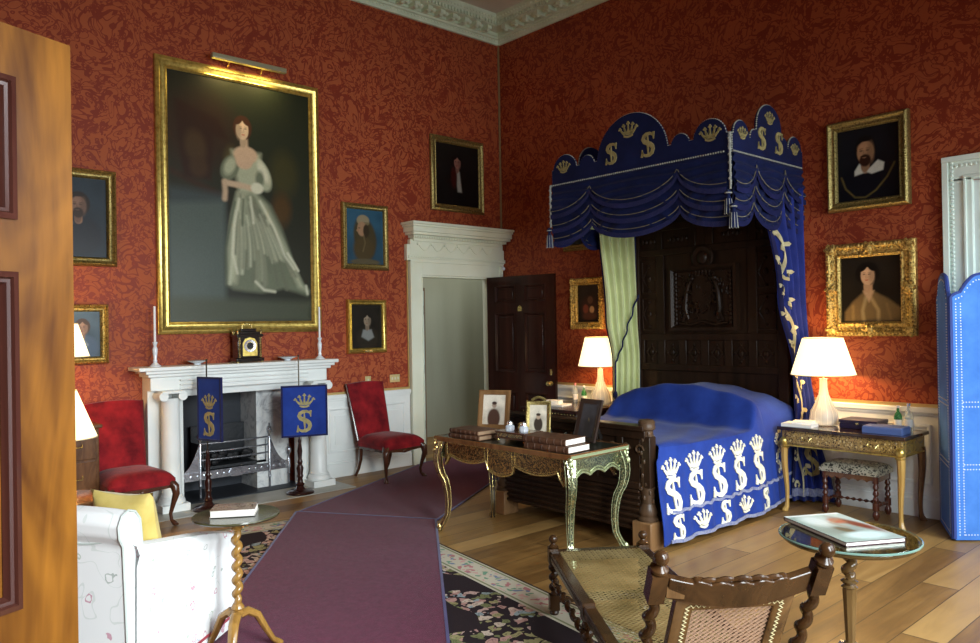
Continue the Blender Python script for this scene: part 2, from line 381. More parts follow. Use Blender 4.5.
# ------------------------------------------------------------ painted canvases
PAINT = mat('oil_paint', (.1,.1,.1), .38, spec=.2, coat=.02); _n = N(PAINT); _a = _n.n('ShaderNodeAttribute'); _a.attribute_name = 'paint'; _n.set('Base Color', _a.outputs['Color'])
_n.bump(_n.noise(_n.obj(), 120, 3), .08, .002)
def canvas(parent, w_, h_, ops, fn, bg, nx=90, name='canvas'):
    ny = int(nx*h_/w_); X, Y = np.meshgrid(np.linspace(0,1,nx+1), np.linspace(0,1,ny+1)); asp = h_/w_; Yh = Y*asp
    rs = np.random.RandomState(3)
    img = np.zeros((ny+1,nx+1,3)); img[:] = np.array(bg[0])[None,None]*(1-Y[...,None])+np.array(bg[1])[None,None]*Y[...,None]
    blot = np.zeros_like(X)
    for _ in range(30):
        cx, cy, r = rs.rand(), rs.rand()*asp, .08+.2*rs.rand(); blot += (rs.rand()-.5)*np.exp(-((X-cx)**2+(Yh-cy)**2)/r**2)
    img *= (1+.35*blot)[...,None]
    for op in ops:
        k = op[0]
        if k == 'e':
            _, cx, cy, rx, ry, ang, c, soft = op
            dx, dy = X-cx, Yh-cy; a = math.radians(ang); ux = dx*math.cos(a)+dy*math.sin(a); uy = -dx*math.sin(a)+dy*math.cos(a)
            d = np.sqrt((ux/rx)**2+(uy/ry)**2)-1; al = np.clip(.5-d/soft, 0, 1)
        elif k == 'p':
            _, pts, c, soft = op; ins = np.zeros_like(X, bool); dm = np.full_like(X, 9.)
            for (x0,y0),(x1,y1) in zip(pts, pts[1:]+pts[:1]):
                cond = ((y0 > Yh) != (y1 > Yh)); xi = (x1-x0)*(Yh-y0)/((y1-y0) if y1 != y0 else 1e-9)+x0
                ins ^= cond & (X < xi)
                L2 = (x1-x0)**2+(y1-y0)**2+1e-12; t = np.clip(((X-x0)*(x1-x0)+(Yh-y0)*(y1-y0))/L2, 0, 1)
                dm = np.minimum(dm, np.hypot(X-x0-t*(x1-x0), Yh-y0-t*(y1-y0)))
            sd = np.where(ins, dm, -dm); al = np.clip(.5+sd/soft, 0, 1)
        elif k == 'l':
            _, pts, wd, c, soft = op; dm = np.full_like(X, 9.)
            for (x0,y0),(x1,y1) in zip(pts, pts[1:]):
                L2 = (x1-x0)**2+(y1-y0)**2+1e-12; t = np.clip(((X-x0)*(x1-x0)+(Yh-y0)*(y1-y0))/L2, 0, 1)
                dm = np.minimum(dm, np.hypot(X-x0-t*(x1-x0), Yh-y0-t*(y1-y0)))
            al = np.clip(.5+(wd/2-dm)/soft, 0, 1)
        img = img*(1-al[...,None])+np.array(c)[None,None]*al[...,None]
    img = img**1.12; img = np.clip(img*(1+.045*rs.randn(*X.shape))[...,None], 0, 1)
    mb = MB(); mb.grid(nx, ny, lambda u,v: fn(u*w_, v*h_, 0))
    o = mb.build(name, PAINT, parent, smooth=False)
    at = o.data.color_attributes.new('paint', 'FLOAT_COLOR', 'POINT')
    a4 = np.ones((ny+1,nx+1,4), np.float32); a4[...,:3] = img; at.data.foreach_set('color', a4.ravel())
    return o
def head(cx, cy, s, skin=(.45,.27,.17), hair=(.03,.02,.012), turn=1, beard=None, hairw=1.15):
    k = skin; dk = tuple(c*.45 for c in k); mid = tuple(c*.72 for c in k)
    L = [('e',cx,cy+.16*s,.80*s*hairw,1.06*s,0,hair,.15), ('e',cx-.05*s*turn,cy-.95*s,.30*s,.6*s,0,mid,.3),
         ('e',cx,cy-.03*s,.60*s,.84*s,0,k,.15), ('e',cx+.36*s*turn,cy-.05*s,.26*s,.70*s,0,mid,.9), ('e',cx-.15*s*turn,cy+.35*s,.35*s,.3*s,0,tuple(min(1,c*1.15) for c in k),.9),
         ('e',cx-.30*s*turn,cy+.12*s,.13*s,.07*s,0,dk,.5), ('e',cx+.16*s*turn,cy+.12*s,.13*s,.07*s,0,dk,.5),
         ('l',[(cx-.40*s*turn,cy+.26*s),(cx-.18*s*turn,cy+.28*s)],.05*s,dk,.05*s), ('l',[(cx+.06*s*turn,cy+.28*s),(cx+.30*s*turn,cy+.26*s)],.05*s,dk,.05*s),
         ('l',[(cx-.10*s*turn,cy+.15*s),(cx-.14*s*turn,cy-.18*s),(cx-.02*s,cy-.20*s)],.05*s,mid,.06*s),
         ('e',cx-.08*s*turn,cy-.42*s,.17*s,.06*s,0,tuple(c*f for c,f in zip(k,(.8,.42,.4))),.5),
         ]+([] if beard else [('e',cx-.40*s,cy+.70*s,.44*s,.24*s,38,hair,.3),('e',cx+.40*s,cy+.70*s,.44*s,.24*s,-38,hair,.3)])+[('e',cx,cy+.98*s,.5*s,.2*s,0,hair,.3)]
    if beard: L += [('e',cx-.03*s*turn,cy-.62*s,.42*s,.45*s,0,beard,.3), ('e',cx-.08*s*turn,cy-.40*s,.16*s,.05*s,0,tuple(c*.6 for c in k),.5), ('e',cx-.08*s*turn,cy-.30*s,.3*s,.06*s,0,beard,.4)]
    return L
# wall mappings: (along, up, out)
def onL(y0, z0): return lambda u,v,w_: (w_, y0+u, z0+v)
def onR(x0, z0): return lambda u,v,w_: (x0+u, -w_, z0+v)
def frame_mb(mb, w_, h_, prof, fn):
    # prof: (inset, height) list; closed loop swept around the rectangle with mitres
    R = []
    for ins, ht in prof: R.append([fn(ins,ins,ht), fn(w_-ins,ins,ht), fn(w_-ins,h_-ins,ht), fn(ins,h_-ins,ht)])
    vs = [p for r in R for p in r]; fs = []; n = len(prof)
    for j in range(n):
        for k in range(4):
            a = j*4+k; b = j*4+(k+1)%4; c = ((j+1)%n)*4+(k+1)%4; d = ((j+1)%n)*4+k; fs.append((a,b,c,d))
    return mb.add(vs, fs)
def picture(label, wall, a0, z0, w_, h_, fw_, ops, bg, gm, style='plain', nx=90, name='framed_portrait', tiltw=.03, plate=False):
    fn = (onL if wall == 'L' else onR)(0, 0)
    loc = (0.004, a0, z0) if wall == 'L' else (a0, -.004, z0)
    t = thing(name, label, 'painting', loc)
    mb = MB(); d = .05 if style == 'plain' else .075
    prof = [(0,0),(0,d*.6),(fw_*.12,d*.85),(fw_*.3,d),(fw_*.42,d*.8),(fw_*.6,d*.62),(fw_*.75,d*.6),(fw_*.85,d*.72),(fw_,d*.45),(fw_,0)]
    frame_mb(mb, w_, h_, prof, fn)
    fr = mb.build('frame', gm, t)
    if style in ('carved','beaded'):
        b = MB(); st = .03 if style == 'carved' else .022
        def run(p0, p1, ins, ht, r):
            L = math.hypot(p1[0]-p0[0], p1[1]-p0[1]); n = max(2,int(L/st))
            for i in range(n+1):
                u = p0[0]+(p1[0]-p0[0])*i/n; v = p0[1]+(p1[1]-p0[1])*i/n
                rr = r*(1+ (.35*math.sin(i*1.9) if style == 'carved' else 0))
                b.ball(fn(u,v,ht), rr, 6)
        for ins, ht, r in ([(fw_*.2,d*.95,.013),(fw_*.5,d*.75,.012),(fw_*.88,d*.7,.008)] if style == 'carved' else [(fw_*.25,d,.008),(fw_*.8,d*.7,.007)]):
            c = [(ins,ins),(w_-ins,ins),(w_-ins,h_-ins),(ins,h_-ins)]
            for k in range(4): run(c[k], c[(k+1)%4], ins, ht, r)
        if style == 'carved':
            for (u,v) in [(fw_*.4,fw_*.4),(w_-fw_*.4,fw_*.4),(w_-fw_*.4,h_-fw_*.4),(fw_*.4,h_-fw_*.4),(w_/2,fw_*.4),(w_/2,h_-fw_*.4),(fw_*.4,h_/2),(w_-fw_*.4,h_/2)]:
                b.ball(fn(u,v,d*.8), fw_*.36, 10, (.5 if wall=='L' else 1, 1 if wall=='L' else .5, 1))
                for a in range(6):
                    b.ball(fn(u+fw_*.36*math.cos(a), v+fw_*.36*math.sin(a), d*.8), fw_*.14, 6)
        b.build('carved_ornament' if style == 'carved' else 'beading', gm, fr)
    i = fw_*.97; f2 = (lambda u,v,w_: fn(u+i, v+i, w_+.014))
    canvas(t, w_-2*i, h_-2*i, ops, f2, bg, nx)
    if plate: MB().prism([(w_/2-.05,fw_*.2),(w_/2+.05,fw_*.2),(w_/2+.05,fw_*.65),(w_/2-.05,fw_*.65)], fn, d*.5, d+.004).build('nameplate', BRASS, t)
    return t
# ============================================================ ROOM SHELL
RX, RY, CZ = 8.5, -7.75, 5.6
struct('floor', MB().box(-.02,RY-.2,-.1,RX+.2,.02,0), FLOOR, smooth=False)
DY0, DY1, DZ = -1.345, -.225, 2.27            # doorway in the left wall
wl = MB().box(-.2,RY,0,0,DY0,CZ).box(-.2,DY1,0,0,.0,CZ).box(-.2,DY0,DZ,0,DY1,CZ)
# fireplace opening recess
FY0, FY1, FZ, FD = -4.22, -3.0, 1.07, .45
wl = MB().box(-.5,RY,0,0,FY0,CZ).box(-.5,FY1,0,0,-2.7,CZ).box(-.12,-2.7,0,0,DY0,CZ).box(-.5,FY0,FZ,0,FY1,CZ).box(-.12,DY1,0,0,0,CZ).box(-.12,DY0,DZ,0,DY1,CZ).box(-.52,FY0,0,-.42,FY1,FZ)
struct('wall_left', wl, WALLP, smooth=False)
struct('wall_right', MB().box(-.12,0,0,5.28+.2,.3,CZ).box(6.72,0,0,RX+.2,.3,CZ).box(5.48,0,2.74,6.72,.3,CZ), WALLP, smooth=False)
struct('wall_near', MB().box(-.5,RY-.3,0,RX+.2,RY,CZ), WALLP, smooth=False)
ws = MB(); ys = [RY]+[q for p in WINS for q in p]+[0]
for i in range(0, len(ys), 2): ws.box(RX,ys[i],0,RX+.3,ys[i+1],CZ)
for a, b in WINS: ws.box(RX,a,0,RX+.3,b,.55).box(RX,a,3.55,RX+.3,b,CZ)
struct('wall_window', ws, WALLP, smooth=False)
for i, (a, b) in enumerate(WINS):
    wm = MB()
    for y in (a+.03, (a+b)/2, b-.03): wm.box(RX+.04,y-.03,.55,RX+.09,y+.03,3.55)
    for z in (.58,1.3,2.05,2.8,3.52): wm.box(RX+.04,a,z-.02,RX+.085,b,z+.02)
    wm.box(RX-.05,a-.14,.5,RX,a,3.69).box(RX-.05,b,.5,RX,b+.14,3.69).box(RX-.05,a,3.55,RX,b,3.69).box(RX-.1,a-.14,.46,RX+.05,b+.14,.55)
    struct('window_%d' % (i+1), wm, WHITE)
struct('ceiling', MB().box(-.5,RY-.2,CZ,RX+.2,.3,CZ+.2), CREAM, smooth=False)
# cornice: profile (projection, z)
CB = 5.357
cp = [(0,CB),(.03,CB),(.035,CB+.02),(.05,CB+.05),(.075,CB+.055),(.08,CB+.075),(.10,CB+.08),(.10,CB+.12),(.27,CB+.125),(.27,CB+.165),(.30,CB+.175),(.34,CB+.21),(.345,CB+.243),(0,CB+.243)]
def cornice(name, wall, L):
    mb = MB(); vs = []; n = len(cp)
    for p, z in cp: vs.append((p,-p,z))
    for p, z in cp: vs.append((p,-L,z) if wall == 'L' else (L,-p,z))
    mb.add(vs, [(i,(i+1)%n,(i+1)%n+n,i+n) for i in range(n)]+[tuple(range(n-1,-1,-1)),tuple(range(n,2*n))])
    o = mb.build(name, CORN, smooth=False); o['kind'] = 'structure'
    md = MB(); dn = MB(); be = MB(); S = .19
    k = int((L-.35)/S)
    for i in range(k):
        c = .36+i*S; q = (lambda a,b,z: (a,-b,z)) if wall == 'L' else (lambda a,b,z: (b,-a,z))
        a0 = q(.09,c-.035,CB+.075); a1 = q(.24,c+.035,CB+.122); md.box(*a0,*a1)
        s0 = q(.2,c,CB+.078); md.ball(s0, .03, 8)
        r0 = q(.17,c+S/2,CB+.115); md.ball(r0, .035, 8)
    for i in range(int((L-.3)/.05)):
        c = .3+i*.05; dn.box(*q(.275,c,CB+.13), *q(.298,c+.028,CB+.172))
        be.ball(q(.045,c-.2,CB+.045), .011, 6); be.ball(q(.325,c,CB+.20), .016, 6)
    md.build('modillions', CORN, o); dn.build('dentils', CORN, o, smooth=False); be.build('egg_and_dart', CORN, o)
cornice('trim_1', 'L', 7.7); cornice('trim_2', 'R', 8.4)
# gilt fillets: corner strip, rail, and paper edges
struct('trim_3', MB().tube([(.012,-.012,.92),(.012,-.012,CB)], .014, 6), mat('corner_fillet', (.30,.21,.10), .5, .3))
g = MB(); g.box(0,-2.74,.905,.016,-1.56,.935).box(0,-1.56,.905,.016,-1.545,2.6).box(0,RY,.905,.016,-4.72,.935)
struct('trim_4', g, FILLET)
struct('trim_5', MB().box(.02,-.016,.905,5.27,0,.937), FILLET)
# dado
def dado(name, wall, a0, a1, panels):
    f = (lambda a,o,z: (o,a,z)) if wall == 'L' else (lambda a,o,z: (a,-o,z))
    mb = MB(); mb.box(*f(a0,0,0), *f(a1,.018,.91)); mb.box(*f(a0,0,0), *f(a1,.04,.15)).box(*f(a0,0,.15), *f(a1,.03,.18)).box(*f(a0,0,.865), *f(a1,.045,.905)).box(*f(a0,0,.84), *f(a1,.03,.865))
    fn0 = onL(0,0) if wall == 'L' else onR(0,0)
    for p0, p1 in panels:
        k = len(mb.v); frame_mb(mb, p1-p0, .5, [(0,.016),(0,.03),(.012,.036),(.025,.03),(.035,.018)], lambda u,v,w_: f(p0+u, w_, .27+v))
        mb.box(*f(p0+.09,0,.36), *f(p1-.09,.026,.68))
    struct(name, mb, WHITE, bevel=.003)
dado('baseboard_left', 'L', -2.74, -1.545, [(-2.66,-2.18),(-2.1,-1.62)])
dado('baseboard_near_left', 'L', RY, -4.70, [(-7.3,-6.2),(-6.1,-5.0)])
dado('baseboard_right', 'R', .03, 5.27, [(.2,1.3),(1.4,2.5),(2.6,3.7),(3.8,4.45),(4.55,5.18)])
# ------------------------------------------------------------ doorway with cornice
AW = .19; mb = MB()
for y0, y1 in ((DY0-AW,DY0),(DY1,DY1+AW)):
    mb.box(0,y0,0,.035,y1,DZ+.19)
    mb.box(.03,y0 if y0 < -1 else y1-.04,0,.06,y0+.04 if y0 < -1 else y1,DZ+.19); e = y1 if y0 < -1 else y0
    mb.box(.03,e-.015 if y0<-1 else e,0,.045,e if y0<-1 else e+.015,DZ)
mb.box(0,DY0,DZ,.035,DY1,DZ+.19).box(.03,DY0-AW,DZ+.15,.062,DY1+AW,DZ+.19)
mb.box(0,DY0-AW-.035,DZ+.19,.075,DY1+AW+.03,DZ+.235)
mb.box(0,DY0-AW-.05,DZ+.17,.06,DY0-AW,DZ+.36).box(0,DY1+AW,DZ+.17,.06,DY1+AW+.02,DZ+.36)
mb.box(0,DY0-AW,DZ+.235,.06,DY1+AW,DZ+.42)
for j, (p, z0, z1) in enumerate([(.09,.40,.435),(.12,.435,.47),(.18,.47,.50),(.21,.50,.56),(.235,.56,.585),(.26,.585,.615)]):
    e = p*.75; mb.box(0,DY0-.09-e,DZ+z0,p,min(DY1+.09+e,-.005),DZ+z1)
dd = mb.build('trim_6', DCP, bevel=.004); dd['kind'] = 'structure'
b = MB(); y = DY0-AW
while y < DY1+AW:
    b.ball((.078,y,DZ+.212), .011, 6); b.box(.12,y,DZ+.438,.135,y+.014,DZ+.465); y += .026
for i in range(6):
    c = DY0+.02+i*.205; pts = [(.064,c-.09+.18*t, DZ+.37-.075*math.sin(PI*t)) for t in [k/10 for k in range(11)]]; b.tube(pts, .009, 6); b.ball((.064,c-.1,DZ+.37), .02, 8)
b.build('swag_and_bead_carving', DCP, dd)
# jambs of the doorway
struct('trim_7', MB().box(-.12,DY0,0,0,DY0+.02,DZ).box(-.12,DY1-.02,0,0,DY1,DZ).box(-.12,DY0,DZ-.02,0,DY1,DZ), DCP)
# passage beyond
struct('wall_passage', MB().box(-1.75,-3.2,0,-1.65,3.3,2.9).box(-1.7,-2.8,0,-.12,-2.7,2.9).box(-1.7,3.3,0,-.5,3.4,2.9).box(-.22,.0,0,-.12,3.3,2.9), HALL, smooth=False)
struct('floor_passage', MB().box(-1.75,-3.3,-.1,-.02,3.4,0), FLOOR, smooth=False)
struct('ceiling_passage', MB().box(-1.75,-3.3,2.9,-.12,3.4,3.0), CREAM, smooth=False)
area('passage_fill_light', (-.9,-.4,2.85), (0,0,0), 1.2, 3.4, 17, (.97,1,.90))  # fill light added under the passage ceiling to brighten its walls
d = thing('passage_door', 'half open cream door edge seen inside the far doorway', 'door', (-.34,-1.10,0), 0)
MB().box(-.045,0,.01,0,.055,2.1).build('leaf_edge', mat('pale_green_paint',(.45,.55,.48),.5), d, bevel=.003)
for z in (.35,1.05,1.8): MB().box(-.002,.012,z,.006,.042,z+.11).build('hinge', mat('dark_hinge_metal',(.05,.05,.05),.4,.8), d)
MB().box(-.055,.055,.01,-.02,.085,2.14).build('frame_edge', mat('brown_frame',(.16,.09,.045),.4), d)

# ------------------------------------------------------------ panelled door leaves
def leaf(t, W, H, T, cols, rows, st, mat_l, mat_m, mold=.03, both=True):
    # local x along width, y thickness (0..T), z up; cols/rows lists of (a,b) panel extents
    mb = MB(); xs = sorted({0,W,*[q for c in cols for q in c]}); zs = sorted({0.01,H,*[q for r in rows for q in r]})
    for x0, x1 in zip(xs, xs[1:]):
        for z0, z1 in zip(zs, zs[1:]):
            pan = any(abs(x0-c[0])<1e-6 for c in cols) and any(abs(z0-r[0])<1e-6 for r in rows)
            if pan: mb.box(x0,T*.3,z0,x1,T*.7,z1)
            else: mb.box(x0,0,z0,x1,T,z1)
    bmh = bmesh.new(); o = mb.build('stiles_and_rails', mat_l, t, smooth=False)
    k = 0
    for c in cols:
        for r in rows:
            w_, h_ = c[1]-c[0], r[1]-r[0]
            pm = MB(); pm.box(c[0]+mold*1.7,T*.12,r[0]+mold*1.7,c[1]-mold*1.7,T*.88,r[1]-mold*1.7); pm.build('raised_panel', mat_l, t, bevel=.006)
            mm = MB()
            prof = [(-.004,0),(-.004,.008),(mold*.3,.012),(mold*.45,.004),(mold*.7,.002),(mold*.8,-.004),(mold,-.012),(mold,-T*.3)]
            frame_mb(mm, w_, h_, prof, lambda u,v,q: (c[0]+u, -q, r[0]+v))
            if both: frame_mb(mm, w_, h_, prof, lambda u,v,q: (c[0]+u, T+q, r[0]+v))
            mm.build('panel_moulding', mat_m, t)
d = thing('mahogany_door', 'open dark red mahogany panelled door beside the white doorcase', 'door', (.04,-.31,0), math.radians(9))
leaf(d, 1.05, 2.265, .045, [(.13,.46),(.60,.92)], [(.22,.80),(1.05,1.80),(1.93,2.15)], .12, MAHOG, MAHOG)
kn = MB(); kn.lathe([(.0,0),(.03,0),(.03,.008),(.012,.012),(.010,.035),(.022,.042),(.031,.058),(.026,.075),(.0,.08)], n=16); kn.rot(0, Matrix.Translation((.985,0,.93)) @ Matrix.Rotation(PI/2,4,'X')); kn.build('brass_knob', BRASS, d, label='small brass door knob')
MB().prism([(.0,0),(.06,0),(.06,.05),(.03,.075),(0,.05)], lambda u,v,w_: (.50+u,-w_,1.82+v), 0, .006).build('brass_plate', BRASS, d)
MB().box(.975,-.006,1.03,1.005,0,1.1).build('keyhole_plate', BRASS, d)
# near door
d = thing('panelled_door', 'golden figured mahogany door leaf standing open at the left edge', 'door', (5.190,-6.403,0), math.radians(-67))
leaf(d, .98, 2.4, .05, [(.155,.44),(.56,.83)], [(.24,.80),(.985,1.795),(1.93,2.27)], .12, DOORW, DOORM, .032)
# jib door casing at right end
mb = MB(); x0 = 5.30
mb.box(x0,-.03,0,x0+.21,.04,2.76).box(x0,-.05,0,x0+.045,0,2.94).box(x0,-.03,2.74,6.92,0,2.94).box(x0,-.055,2.895,6.92,0,2.94)
mb.box(x0+.15,-.045,0,x0+.17,0,2.76).box(x0+.15,-.045,2.76,6.75,0,2.78).box(6.72,-.04,0,6.92,0,2.94)
MINT = mat('mint_paint_window_lit', (.80,.92,.85), .4); _n = N(MINT); _n.set('Base Color', _n.ramp(_n.noise(_n.obj(), 3, 3), [(.3,(.76,.89,.82)),(.7,(.82,.94,.87))]))  # mint white, its colour brightened for the light of the near window
o = struct('trim_8', mb, MINT, bevel=.004)
b = MB(); z = .1
while z < 2.9: b.ball((x0+.07,-.034,z), .014, 6); z += .034
xx = x0+.07
while xx < 6.8: b.ball((xx,-.034,2.86), .014, 6); xx += .034
b.build('beading', MINT, o)
d = MB().box(5.48,.02,0,6.72,.07,2.74); frame_mb(d, .42, 1.3, [(0,-.02),(0,.012),(.03,.02),(.05,-.01)], onR(5.62,1.2)); frame_mb(d, .42, .8, [(0,-.02),(0,.012),(.03,.02),(.05,-.01)], onR(5.62,.2))
o = struct('door_2', d, mat('grey_white_paint', (.68,.74,.72), .5), bevel=.003)
for z in (.4,1.3,2.33): MB().tube([(5.50,.012,z),(5.50,.012,z+.13)], .011, 8).ball((5.50,.012,z+.14),.014,8).ball((5.50,.012,z-.01),.014,8).build('door_hinge', WHITE, o)

# ============================================================ RUGS AND RUNNERS
th = -8*PI/180
# far-left corner of the rug is near (1.43,-3.14)
cx, cy = 1.46, -3.15; ex = (math.cos(th), math.sin(th)); ey = (-math.sin(th), math.cos(th))
mb = MB().box(-1.95,-1.85,0,1.95,1.85,.008)
o = mb.build('flowered_rug', RUG, smooth=False); o.location = (cx+1.95*ex[0]-1.85*ey[0], cy+1.95*ex[1]-1.85*ey[1], .001); o.rotation_euler = (0,0,th)
tag(o, 'black ground needlework rug with pink flower clusters and cream garland border', 'rug')
def runner(name, label, poly, z0, z1):
    t = thing(name, label, 'rug', (poly[0][0], poly[0][1], 0), 0, 'purple drugget runners')
    P = [(x-poly[0][0], y-poly[0][1]) for x, y in poly]
    MB().prism(P, lambda u,v,w_: (u,v,w_), z0, z1).build('pile', PURP, t, smooth=False)
    e = MB(); n = len(P)
    for i in range(n):
        a, b_ = P[i], P[(i+1)%n]; e.bar((*a,(z0+z1)/2+.001), (*b_,(z0+z1)/2+.001), .018, z1-z0+.003)
    e.build('blue_tape_edging', BTRIM, t, label='dark blue tape edging', smooth=False)
runner('runner_carpet', 'near length of plain purple runner crossing the flowered rug', [(1.20,-3.66),(2.305,-2.95),(5.33,-5.175),(4.35,-6.10)], .012, .02)
runner('runner_carpet', 'far length of plain purple runner leading to the open doorway', [(1.20,-3.665),(.03,-1.33),(.03,-.42),(.80,-.42),(2.31,-2.955)], .004, .011)

# ============================================================ FIREPLACE
t = thing('marble_chimneypiece', 'white chimneypiece with ionic columns under the tall portrait', 'fireplace', (0,-3.66,0))
mb = MB().box(0,-1.045,1.285,.33,.97,1.32).box(0,-.98,1.255,.30,.94,1.285).box(0,-.95,1.225,.27,.91,1.255)
mb.build('mantel_shelf', WHITE, t, bevel=.006)
mb = MB().box(0,-.92,1.10,.23,.88,1.225).box(.0,-.92,0,.14,-.66,1.10).box(0,.66,0,.14,.90,1.10).box(0,-.66,1.03,.16,.66,1.10)
for i in range(3): mb.box(.16,-.66,1.10+i*.04,.235+i*.01,.66,1.115+i*.04)
for s in (-1,1): mb.box(0,s*.66-(.05 if s>0 else 0),0,.17,s*.66+(.05 if s<0 else 0),1.06)
mb.build('surround', WHITE, t, bevel=.004)
mb = MB().box(-.44,-.62,0,-.02,-.56,1.03).box(-.44,.56,0,-.02,.62,1.03).box(.0,-.61,0,.06,-.40,.0)
for s in (-1,1):
    c = MB(); y = s*.755
    c.box(.13,y-.125,0,.38,y+.125,.07); c.lathe([(.115,.07),(.118,.09),(.108,.115),(.095,.125),(.1,.14),(.088,.155),(.083,.4),(.076,1.02),(.08,1.03)], (.255,y,0), 28)
    c.box(.16,y-.1,1.075,.35,y+.1,1.10)
    for q in (-1,1):
        k0 = len(c.v); c.lathe([(.012,-.09),(.042,-.09),(.042,.09),(.012,.09)], n=16); c.rot(k0, Matrix.Translation((.255,y+q*.085,1.05)) @ Matrix.Rotation(PI/2,4,'Y'))
    c.build('column', WHITE, t, bevel=.003)
# marble slips
MB().box(-.40,.20,0,-.02,.555,1.03).build('right_marble_slip', MARB, t, label='pale veined marble cheek')
MB().box(-.41,-.56,0,-.40,.2,1.03).build('fireback', SLATE, t)
MB().box(0,-.66,-.0,.01,-.60,1.03).build('left_slip', MARB, t)
# hearth
o = MB().box(-.42,-4.66,-.01,.62,-2.68,.006).build('hearth_slab', HSTONE, smooth=False); tag(o, 'flat grey stone hearth slab set in the floor before the fire', 'hearth')
o = MB().box(-.42,-4.2,.007,.17,-3.02,.016).build('inner_hearth', SLATE, smooth=False); tag(o, 'dark slate inner hearth under the steel grate', 'hearth')
# grate
t = thing('fire_grate', 'polished steel register grate with urn finials and pierced apron', 'grate', (-.04,-3.66,.016))
mb = MB().box(-.30,-.36,.28,-.28,.30,.66).box(-.28,-.36,.26,.02,.30,.285); 
for y in (-.36,.29): mb.box(-.3,y,.26,.02,y+.012,.50)
mb.box(-.3,-.36,.12,-.26,-.33,.3).box(-.3,.27,.12,-.26,.3,.3)
mb.build('basket_body', IRON, t)
mb = MB()
for z in (.36,.44,.52): mb.tube([(.03,-.38,z),(.06,-.2,z),(.07,-.03,z),(.06,.14,z),(.03,.32,z)], .0085, 8)
mb.build('front_bars', STEEL, t)
mb = MB().box(.03,-.60,.17,.045,.56,.25); 
for i in range(17): mb.ball((.046,-.55+i*.066,.21), .015, 6, (.3,1,1))
mb.prism([(-.05,-.045),(.05,-.045),(.08,0),(.05,.045),(-.05,.045),(-.08,0)], lambda u,v,w_: (w_,-.03+u,.21+v), .045, .055)
mb.build('fretted_apron', STEEL, t)
for s, c in ((-1,-.39),(1,.33)):
    w = MB(); pts = []
    poly = [(0,0)]+[(.20*q/8*1.0, .30*(1-q/8)**2.2) for q in range(9)]+[(.20,0)]
    w.prism([(c+s*u-0, .25+v) for u,v in poly], lambda a,b_,w_: (w_,a,b_), .025, .04); w.build('curved_wing', STEEL, t)
for y, h in ((-.585,.30),(.545,.36),(-.39,.60),(.33,.60)):
    f = MB(); f.lathe([(.012,0),(.012,.02),(.010,.10),(.017,.11),(.013,.14),(.017,h-.1),(.013,h-.09),(.010,h-.06),(.026,h-.03),(.030,h),(.020,h+.025),(.008,h+.035),(.012,h+.05),(.001,h+.065)], (.035,y,0), 12)
    f.build('urn_finial_upright', STEEL, t)
r = MB(); rs = random.Random(2)
for i in range(38): r.ball((rs.uniform(-.24,-.02), rs.uniform(-.31,.25), rs.uniform(.31,.40)), rs.uniform(.025,.045), 6, (1,1.2,.8))
r.build('coals', mat('coal', (.015,.015,.017), .5), t)
# banner screens
S_PATH = [(.30,.62),(.24,.72),(.10,.78),(-.08,.77),(-.22,.69),(-.27,.56),(-.2,.44),(-.05,.37),(.1,.3),(.22,.2),(.26,.06),(.2,-.1),(.04,-.19),(-.14,-.19),(-.28,-.12),(-.34,.0)]
def s_letter(mb, fn, cx, cy, h, w1=.006, w0=0, boxed=False):
    k = h/1.0
    sc2 = lambda p: (cx+p[0]*k, cy+(p[1]-.3)*k)
    n = len(S_PATH); path = [sc2(p) for p in S_PATH]
    wd = [k*(.085+.125*math.sin(PI*i/(n-1))) for i in range(n)]
    mb.strip(path, wd, fn, w0, w1)
    mb.strip([sc2(q) for q in ((.30,.50),(.29,.62),(.30,.82))], [k*.04,k*.07,k*.11], fn, w0, w1)
    mb.strip([sc2(q) for q in ((-.33,.10),(-.33,-.05),(-.36,-.24))], [k*.04,k*.07,k*.11], fn, w0, w1)
    mb.strip([sc2(q) for q in ((-.02,.70),(-.01,.3),(-.0,-.12))], [k*.05,k*.12,k*.05], fn, w0, w1*1.3)
def crown(mb, fn, cx, cy, w_, w1=.006, w0=0):
    k = w_
    for dy, wd in ((-.34,.10),(-.22,.06)):
        mb.strip([(cx+k*x, cy+k*(dy-.09*(1-(x/.3)**2)+.05)) for x in (-.27,-.18,-.09,0,.09,.18,.27)], k*wd, fn, w0, w1)
    for i, (tx, ty) in enumerate(((-.52,.08),(-.29,.24),(0,.33),(.29,.24),(.52,.08))):
        bx = (i-2)*.12; mx, my = bx+(tx-bx)*.45+(i-2)*.03, -.18+(ty+.18)*.5
        mb.strip([(cx+k*bx,cy-k*.22),(cx+k*mx,cy+k*my),(cx+k*tx,cy+k*ty)], [k*.15,k*.09,k*.05], fn, w0, w1)
        for ox, oy in ((0,.04),(-.06,-.03),(.06,-.03)):
            q = [(cx+k*(tx+ox+.05*math.cos(j*PI/3)), cy+k*(ty+oy+.05*math.sin(j*PI/3))) for j in range(6)]; mb.prism(q, fn, w0, w1)
    for x in (-.19,0,.19):
        q = [(cx+k*x+k*.05*math.cos(j*PI/3), cy-k*(.02-.06*(x==0))+k*.05*math.sin(j*PI/3)) for j in range(6)]; mb.prism(q, fn, w0, w1)
